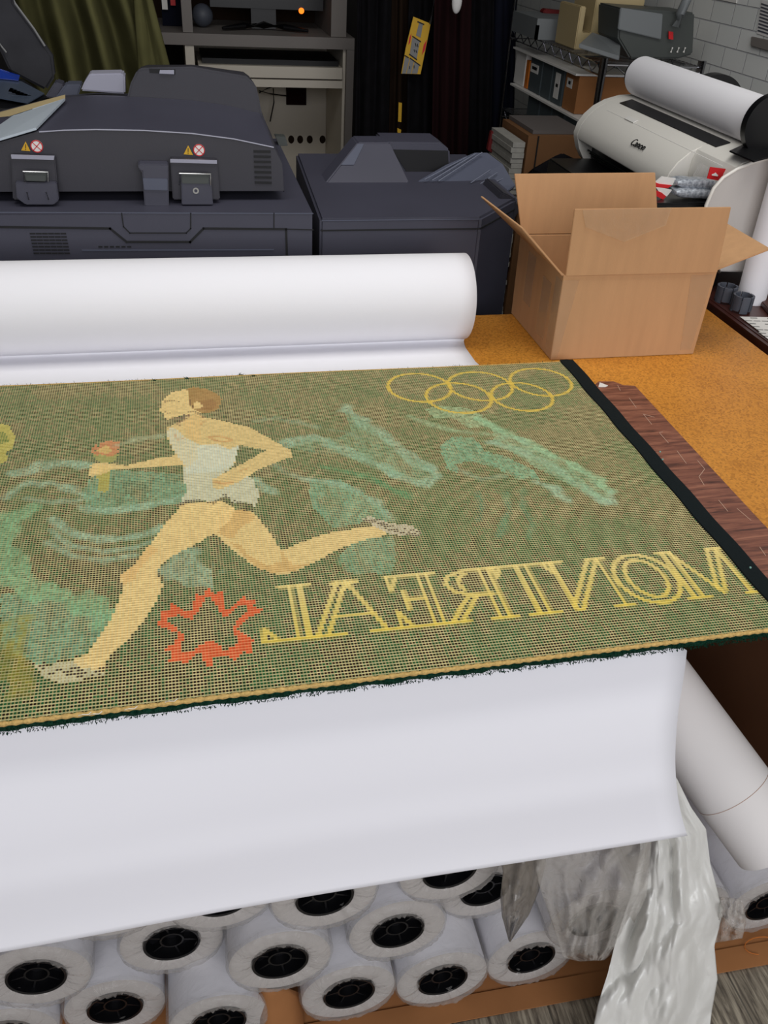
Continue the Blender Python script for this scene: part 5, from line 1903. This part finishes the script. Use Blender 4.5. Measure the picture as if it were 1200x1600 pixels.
tag(obj('shelf_liner', bm, 'white'), 'white lid sheet lying over the upper row of bins', 'board')
# top tier
obj_t = thing('plastic_tray', 'grey upturned plastic tray at the far end of the top wire tier', 'tray', (1.35, 3.4, ZS1))
zt_ = ZS1 + 0.004
bm = bmesh.new()
bx(bm, 1.25, 1.42, 3.30, 3.56, zt_ + 0.045, zt_ + 0.065)
bx(bm, 1.25, 1.26, 3.30, 3.56, zt_, zt_ + 0.045)
bx(bm, 1.25, 1.42, 3.30, 3.31, zt_, zt_ + 0.045)
obj('tray_shell', bm, 'machine_light', obj_t)
tag(obj('green_packet', PR([(803, 40), (808, 32), (822, 34), (820, 44)], 3.58, 0.03), 'green_plastic', bevel=0.003), 'small lime-green packet on the far end of the top wire tier', 'packet')
tag(obj('red_packet', PR([(848, 20), (852, 14), (892, 18), (890, 30), (870, 29)], 3.50, 0.04), 'dark_red', bevel=0.003), 'dark red packet on the grey tray on the top wire tier', 'packet')
tow = thing('computer_case', 'beige computer case standing on the top tier of the wire shelf', 'computer case', (1.42, 3.12, ZS1))
A_ = [PX(889, 55, y=3.10), PX(897, 12, y=3.10), PX(905, 12, y=3.10), PX(903, 38, y=3.10), PX(912, 43, y=3.10), PX(922, -12, y=3.10), PX(990, -12, y=3.10), PX(978, 42, y=3.10), PX(925, 58, y=3.10)]
xa, xb_ = 1.30, 1.52
bm = bmesh.new()
zb_ = ZS1 + 0.004
prism(bm, [V(xa, 3.06, zb_), V(xa, 3.06, zb_ + 0.125), V(xa + 0.02, 3.06, zb_ + 0.125), V(xa + 0.02, 3.06, zb_ + 0.05), V(xa + 0.05, 3.06, zb_ + 0.05), V(xa + 0.05, 3.06, zb_ + 0.3), V(xb_, 3.06, zb_ + 0.3), V(xb_, 3.06, zb_)], (0, 0.18, 0))
obj('case_shell', fixn(bm), 'beige', tow, bevel=0.003)
mc = thing('binding_machine', 'dark grey binding machine with a raised lever on the top tier of the wire shelf', 'binding machine', (1.45, 2.9, ZS1))
Yb = 2.80
obj('machine_body', PR([(968, 12), (1052, 18), (1086, 20), (1083, 85), (1060, 92), (985, 92), (966, 60)], 2.82, 0.16), 'machine', mc, bevel=0.005)
obj('clear_cover', PR([(970, 12), (1036, 22), (1033, 62), (966, 46)], 2.81, 0.01), 'machine_light', mc, bevel=0.002)
pf = bmesh.new()
prism(pf, [PX(905, 68, y=2.80), PX(968, 88, y=2.74), PX(970, 66, y=2.86), PX(925, 50, y=2.98)], (0, 0, -0.012))
obj('punch_table', fixn(pf), 'machine_light', mc, bevel=0.002)
bm = bmesh.new()
tube(bm, [PX(1057, 42, y=2.79), PX(1063, 22, y=2.79), PX(1075, -5, y=2.79), PX(1084, -25, y=2.79)], 0.014, 10)
obj('lever', bm, 'machine_light', mc, smooth=60, label='grey lever arm')
bm = PR([(1045, 49), (1052, 50), (1052, 62), (1045, 61)], 2.805, 0.004)
obj('red_switch', bm, 'red', mc)
bm = bmesh.new()
for k in range(3):
    tube(bm, [PX(1048 + k * 10, 82, y=2.805), PX(1051 + k * 10, 74, y=2.805)], 0.003, 6)
obj('switch_keys', bm, 'white', mc)
# cartons on the floor below the shelf end
ct1 = thing('carton', 'half-open brown carton standing beyond the far end of the plotter', 'box', (1.12, 2.85, 0))
x0c = PX(826, 212, y=2.7).x
ztop = PX(812, 212, y=2.70).z
bm = bmesh.new()
bx(bm, x0c, SX0 - 0.03, 2.70, 2.95, 0.0, ztop)
obj('carton_body', bm, 'card_dull', ct1, bevel=0.003)
bm = bmesh.new()
bx(bm, x0c + 0.03, x0c + 0.034, 2.697, 2.700, ztop - 0.25, ztop)
obj('carton_seam', bm, 'black', ct1)
bm = bmesh.new()
bx(bm, x0c + 0.02, SX0 - 0.045, 2.72, 2.95, ztop + 0.001, ztop + 0.012)
tag(obj('paper_pad', bm, 'pad_grey'), 'grey pad of sheets lying on top of the brown carton', 'paper')
bm = bmesh.new()
for k in range(int((ztop - 0.01) / 0.0155)):
    rs = random.Random(k)
    bx(bm, x0c - 0.045 + rs.uniform(-0.004, 0.004), x0c - 0.006, 2.70 + rs.uniform(0, 0.012), 2.92, 0.02 + k * 0.0155, 0.02 + k * 0.0155 + 0.0145)
for v_ in bm.verts:
    v_.co.z -= 0.02
tag(obj('sheet_stack', bm, 'stack_grey'), 'tall stack of white paper edges beside the brown carton', 'paper stack')
bm = bmesh.new()
prism(bm, [PX(762, 235, y=2.9), PX(768, 205, y=2.9), PX(774, 206, y=2.9), PX(770, 240, y=2.9)], (0, 0.02, 0))
tag(obj('red_tube', fixn(bm), 'dark_red', bevel=0.002), 'small red upright canister in the dark beside the chrome post', 'canister')
# ================================================================== notices on the block wall
bm = bmesh.new()
prism(bm, [PX(u, v, x=1.697) for u, v in ((1190, 0), (1230, 8), (1222, 66), (1182, 52))], (0.002, 0, 0))
nt = tag(obj('wall_notice', fixn(bm), 'paper_edge'), 'printed notice pinned to the block wall above the plotter', 'notice')
bm = bmesh.new()
for k in range(9):
    groove(bm, [PX(1190 - k * 0.7, 6 + k * 5.2, x=1.6965), PX(1226, 18 + k * 5.4, x=1.6965)], 0.004, (-1, 0, 0), 0.0003)
obj('print_lines', fixn(bm), 'clip', nt)
bm = bmesh.new()
prism(bm, [PX(u, v, x=1.69) for u, v in ((1173, 57), (1215, 66), (1213, 84), (1172, 72))], (0.009, 0, 0))
tag(obj('wall_bracket', fixn(bm), 'cab_grey', bevel=0.002), 'grey bracket on the block wall below the notice', 'bracket')
bm = bmesh.new()
prism(bm, [PX(u, v, x=1.697) for u, v in ((1114, -14), (1152, -6), (1150, 5), (1114, -3))], (0.002, 0, 0))
tag(obj('paper_notice', fixn(bm), 'white'), 'white paper taped on the block wall at the top edge of the photo', 'notice')

# ================================================================== grey and white desk unit at the back
KY = 3.9
cab = thing('desk_unit', 'grey-topped white desk unit standing against the dark back wall', 'desk', (0.45, 4.1, 0))


def KP(u, v, dy=0.0):
    return PX(u, v, y=KY + dy)


xL, xR = KP(252, 60).x, KP(553, 100).x
zt0, zt1 = KP(553, 60).z, KP(553, 78).z
zl0 = KP(380, 48).z
bm = bmesh.new()
bx(bm, xL - 0.05, xR, KY, KY + 0.5, zt1, zt0)
obj('desk_top', bm, 'cab_grey', cab, bevel=0.002)
obj('side_panel', box(KP(541, 120).x, xR, KY, KY + 0.5, 0, zt1 - 0.001), 'cab_grey', cab)
xw = KP(541, 120).x
obj('inner_side', box(xw - 0.012, xw - 0.001, KY + 0.02, KY + 0.46, 0, zt1 - 0.002), 'cab_white', cab)
obj('divider', box(KP(290, 90).x, KP(304, 90).x, KY + 0.01, KY + 0.46, 0, zt1 - 0.002), 'cab_white', cab)
obj('back_board', box(KP(304, 90).x + 0.001, xw - 0.013, KY + 0.44, KY + 0.46, 0, zt1 - 0.003), 'cab_white', cab)
dwb, dwt = KP(420, 121).z, KP(420, 103).z
obj('keyboard_drawer', box(KP(310, 100).x, KP(534, 120).x, KY - 0.01, KY + 0.36, dwb, dwt), 'cab_white', cab, bevel=0.002)
rb, rt = KP(420, 136).z, KP(420, 124).z
obj('shelf_rail', box(KP(304, 90).x + 0.002, xw - 0.014, KY, KY + 0.40, rb, rt), 'cab_white', cab)
bm = bmesh.new()
bx(bm, KP(316, 100).x, KP(530, 120).x, KY + 0.02, KY + 0.3, dwt + 0.001, dwt + 0.02)
tag(obj('keyboard', bm, 'black_plastic', bevel=0.003), 'black keyboard lying in the pull-out of the desk unit', 'keyboard')
# cable holes
for u in (455, 469, 484, 504):
    bm = bmesh.new()
    c = PX(u, 218, y=KY + 0.4385)
    lathe(bm, [(0.0001, 0), (0.014, 0), (0.014, 0.002), (0.0001, 0.002)], 18, Matrix.Translation(c) @ Matrix.Scale(1.25, 4, (0, 0, 1)))
    obj('cable_hole', fixn(bm), 'brown_cloth', cab, label='brown cable hole in the back board')
c = PX(463, 145, y=KY + 0.43)
bm = box(c.x - 0.045, c.x + 0.045, KY + 0.425, KY + 0.439, c.z - 0.05, c.z + 0.04)
obj('wall_box', bm, 'maroon_cloth', cab, label='dark maroon socket box')
bm = bmesh.new()
tube(bm, [PX(405, 142, y=KY + 0.3), PX(425, 147, y=KY + 0.35), PX(450, 150, y=KY + 0.42)], 0.003, 6)
tube(bm, [PX(427, 138, y=KY + 0.38), PX(428, 160, y=KY + 0.38), PX(422, 190, y=KY + 0.38)], 0.003, 6)
tube(bm, [PX(405, 145, y=KY + 0.3), PX(418, 138, y=KY + 0.3), PX(425, 136, y=KY + 0.3)], 0.003, 6)
tag(obj('cables', bm, 'black_plastic', smooth='all'), 'thin black cables hanging inside the desk unit', 'cable')
# hutch above: uprights and dark back
hz = 1.75
for nm, ua, ub in (('upright', 284, 300), ('upright', 519, 543)):
    xa_, xb2 = KP(ua, 20).x, KP(ub, 20).x
    obj(nm, box(xa_, xb2, KY + 0.02, KY + 0.48, zt0 + 0.001, hz), 'cab_grey', cab)
obj('hutch_back', box(KP(250, 20).x - 0.1, KP(543, 20).x, KY + 0.485, KY + 0.50, zt0 + 0.001, hz), 'brown_cloth', cab)
# monitor
mon = thing('monitor', 'black monitor on a curved stand with a lit orange light on the desk unit', 'monitor', PX(410, 38, y=KY + 0.15))
za = PX(400, 12, y=KY + 0.16).z
obj('bezel', box(PX(328, 5, y=KY + 0.16).x, PX(505, 15, y=KY + 0.16).x, KY + 0.16, KY + 0.20, PX(420, 14, y=KY + 0.16).z, za + 0.38), 'black_plastic', mon, bevel=0.006)
bm = bmesh.new()
c = PX(471, 17, y=KY + 0.155)
lathe(bm, [(0.0001, 0), (0.011, 0), (0.011, 0.004), (0.0001, 0.004)], 14, Matrix.Translation(c))
obj('power_light', fixn(bm), 'orange_led', mon)
bm = bmesh.new()
zb_ = zt0 + 0.004
cx_ = PX(412, 36, y=KY + 0.18).x
bx(bm, cx_ - 0.05, cx_ + 0.05, KY + 0.18, KY + 0.21, zb_, za + 0.05)
for s in (-1, 1):
    tube(bm, [V(cx_, KY + 0.18, zb_ + 0.014), V(cx_ + s * 0.08, KY + 0.15, zb_ + 0.012), V(cx_ + s * 0.17, KY + 0.10, zb_ + 0.006)], [0.014, 0.012, 0.006], 8)
obj('stand', bm, 'black_plastic', mon, smooth=50)
bm = bmesh.new()
c = PX(316, 20, y=KY + 0.2)
bmesh.ops.create_uvsphere(bm, u_segments=20, v_segments=14, radius=0.042, matrix=Matrix.Translation((c.x, KY + 0.2, zt0 + 0.043)))
tag(obj('ball', bm, 'clip', smooth='all'), 'dull grey ball on the desk unit beside the monitor', 'ball')
bm = bmesh.new()
bx(bm, KP(252, 18).x, KP(284, 18).x, KY + 0.2, KY + 0.3, zt0 + 0.002, zt0 + 0.1)
for k in range(3):
    pass
tag(obj('package', bm, 'navy_cloth', bevel=0.004), 'dark package left of the grey upright on the desk unit', 'package')
bm = bmesh.new()
bx(bm, KP(253, 12).x, KP(262, 12).x, KY + 0.18, KY + 0.198, zt0 + 0.06, zt0 + 0.16)
tag(obj('white_card', bm, 'white'), 'small white card in the dark left bay of the desk unit', 'card')
bm = bmesh.new()
bx(bm, KP(267, 8).x, KP(275, 8).x, KY + 0.18, KY + 0.198, zt0 + 0.075, zt0 + 0.11)
tag(obj('red_card', bm, 'red'), 'small red scrap beside the white card in the desk unit', 'card')

# ================================================================== hanging clothes


def cloth_px(name, left, right, y, m, label, cat, folds=6, amp=0.03, seed=0, n=20, cols=60, thick=0.004, group=None):
    rows = []
    for i in range(n + 1):
        t = i / n
        a = (left[0][0] + (left[1][0] - left[0][0]) * t, left[0][1] + (left[1][1] - left[0][1]) * t)
        b = (right[0][0] + (right[1][0] - right[0][0]) * t, right[0][1] + (right[1][1] - right[0][1]) * t)
        if len(left) > 2 and t > 0.5:
            pass
        r = []
        for j in range(cols + 1):
            s = j / cols
            ph = s * folds * 2 * PI + seed + 0.5 * noise.noise(Vector((s * 3, t * 1.2, seed)))
            w = math.sin(ph) * amp * (0.6 + 0.5 * noise.noise(Vector((s * 5, t, seed + 4)))) + noise.noise(Vector((s * 9, t * 3, seed))) * amp * 0.4
            r.append(PX(a[0] + (b[0] - a[0]) * s, a[1] + (b[1] - a[1]) * s, y=y + w))
        rows.append(r)
    bm = bmesh.new()
    grid(bm, rows)
    o = obj(name, bm, m, smooth='all')
    tag(o, label, cat, group)
    solid(o, thick)
    return o


cloth_px('olive_jacket', [(-10, -60), (40, 190)], [(210, -60), (285, 190)], 2.75, 'olive', 'olive green garment hanging in deep folds behind the copier', 'garment', 4.3, 0.09, 1.0)
cloth_px('olive_cloth_tail', [(205, -60), (222, 190)], [(222, -60), (288, 190)], 2.68, 'olive', 'olive sleeve hanging at the right side of the green garment', 'garment', 1.5, 0.015, 3.0, cols=20) if True else None
bm = bmesh.new()
prism(bm, [PX(u, v, y=2.5) for u, v in ((-40, -40), (15, -40), (22, 5), (52, 45), (82, 88), (86, 120), (72, 142), (15, 112), (-10, 60), (-40, 40))], (0, 0.03, 0))
gb = tag(obj('grey_garment', fixn(bm), 'grey_cloth', bevel=0.006), 'dark grey garment with a pale seam hanging at the top left corner', 'garment')
bm = bmesh.new()
tube(bm, [PX(18, -10, y=2.495), PX(24, 6, y=2.495), PX(53, 45, y=2.495), PX(70, 72, y=2.495)], 0.0025, 6)
tube(bm, [PX(-5, 60, y=2.49), PX(2, 72, y=2.49), PX(10, 82, y=2.49)], 0.002, 6)
obj('seam', bm, 'seam', gb)
cl = [(560, 605, 'black_cloth', 3.45, 'black garment on the dark rack, leftmost beside the desk unit'),
      (600, 640, 'brown_cloth', 3.6, 'dark brown garment on the rack behind the yellow card'),
      (640, 690, 'black_cloth', 3.5, 'black garment on the dark rack to the right of the yellow card'),
      (680, 730, 'maroon_cloth', 3.4, 'very dark maroon garment in the middle of the dark rack'),
      (722, 765, 'black_cloth', 3.55, 'black garment on the dark rack left of the chrome post'),
      (755, 800, 'navy_cloth', 3.7, 'very dark navy garment right behind the chrome post')]
for i, (a, b, m_, y, lab) in enumerate(cl):
    cloth_px('hanging_garment', [(a, -60), (a - 6, 290)], [(b + 8, -60), (b, 290)], y, m_, lab, 'garment', 2.2, 0.03, i * 2.1, cols=24, group='dark garments on the rack at the back')
bm = bmesh.new()
tube(bm, [V(0.72, 3.85, 1.95), V(1.30, 3.85, 1.95)], 0.0125, 10)
for xx in (0.74, 1.20):
    tube(bm, [V(xx, 3.85, 0.0), V(xx, 3.85, 1.95)], 0.0125, 10)
tag(obj('clothes_rack', bm, 'black_cloth', smooth=50), 'black clothes rack standing in the dark back corner', 'clothes rack')
# yellow hanging card
yc = 3.44
bm = bmesh.new()
prism(bm, [PX(u, v, y=yc) for u, v in ((646, 26), (673, 37), (657, 116), (627, 115), (634, 75))], (0, 0.004, 0))
yw = tag(obj('yellow_sign', fixn(bm), 'yellow'), 'yellow card with grey printed boxes hanging in front of the dark garments', 'sign')
bm = bmesh.new()
for q in (((655, 35), (661, 37), (657, 59), (650, 55)), ((644, 59), (656, 64), (651, 92), (640, 86)), ((633, 89), (640, 92), (634, 115), (628, 115)), ((641, 92), (647, 95), (642, 115), (635, 115)), ((648, 96), (655, 101), (652, 115), (643, 115))):
    prism(bm, [PX(u, v, y=yc - 0.0005) for u, v in q], (0, -0.001, 0))
obj('printed_boxes', fixn(bm), 'seam', yw)
bm = bmesh.new()
for q in (((653, 34), (662, 38)), ((645, 57), (657, 65)), ((640, 85), (651, 93)), ((633, 87), (638, 90)), ((641, 91), (656, 102))):
    groove(bm, [PX(u, v, y=yc - 0.0016) for u, v in q], 0.004, (0, -1, 0), 0.0006)
for q in (((649, 68), (650, 72)), ((652, 69), (653, 73)), ((647, 78), (648, 81)), ((650, 79), (651, 82)), ((640, 104), (640, 107)), ((647, 103), (647, 106))):
    groove(bm, [PX(u, v, y=yc - 0.0016) for u, v in q], 0.003, (0, -1, 0), 0.0006)
obj('printed_marks', fixn(bm), 'black', yw)
bm = bmesh.new()
prism(bm, [PX(u, v, y=yc - 0.0006) for u, v in ((667, 62), (664, 78), (659, 86), (662, 70))], (0, -0.001, 0))
prism(bm, [PX(u, v, y=yc - 0.0006) for u, v in ((643, 52), (641, 66), (638, 70), (640, 58))], (0, -0.001, 0))
obj('red_print', fixn(bm), 'red', yw)
for i, (q, m_, lab) in enumerate(((((623, 160), (628, 161), (627, 191), (622, 190)), 'yellow', 'narrow yellow tag hanging below the yellow card, the left one'),
                                  (((639, 166), (645, 167), (641, 193), (637, 194)), 'orange', 'narrow orange tag hanging below the yellow card, the right one'),
                                  (((621, 200), (627, 203), (626, 209), (621, 207)), 'yellow', 'small yellow scrap hanging under the narrow yellow tag'))):
    bm = bmesh.new()
    prism(bm, [PX(u, v, y=3.52) for u, v in q], (0, 0.004, 0))
    tag(obj('hanging_tag', fixn(bm), m_), lab, 'tag', 'bright tags hanging among the dark garments')
bm = bmesh.new()
tube(bm, [PX(678, 0, y=3.3), PX(674, 25, y=3.3), PX(672, 38, y=3.3)], 0.003, 6)
tag(obj('coat_hanger', bm, 'chrome', smooth=60), 'thin bright metal hanger wire above the yellow card', 'hanger')
bm = bmesh.new()
bmesh.ops.create_uvsphere(bm, u_segments=14, v_segments=10, radius=0.022, matrix=Matrix.Translation(PX(714, 2, y=3.3)) @ Matrix.Diagonal((0.8, 0.6, 1.7, 1)))
tag(obj('white_tag', bm, 'paper_edge', smooth='all'), 'small pale tag hanging at the top edge of the dark rack', 'tag')
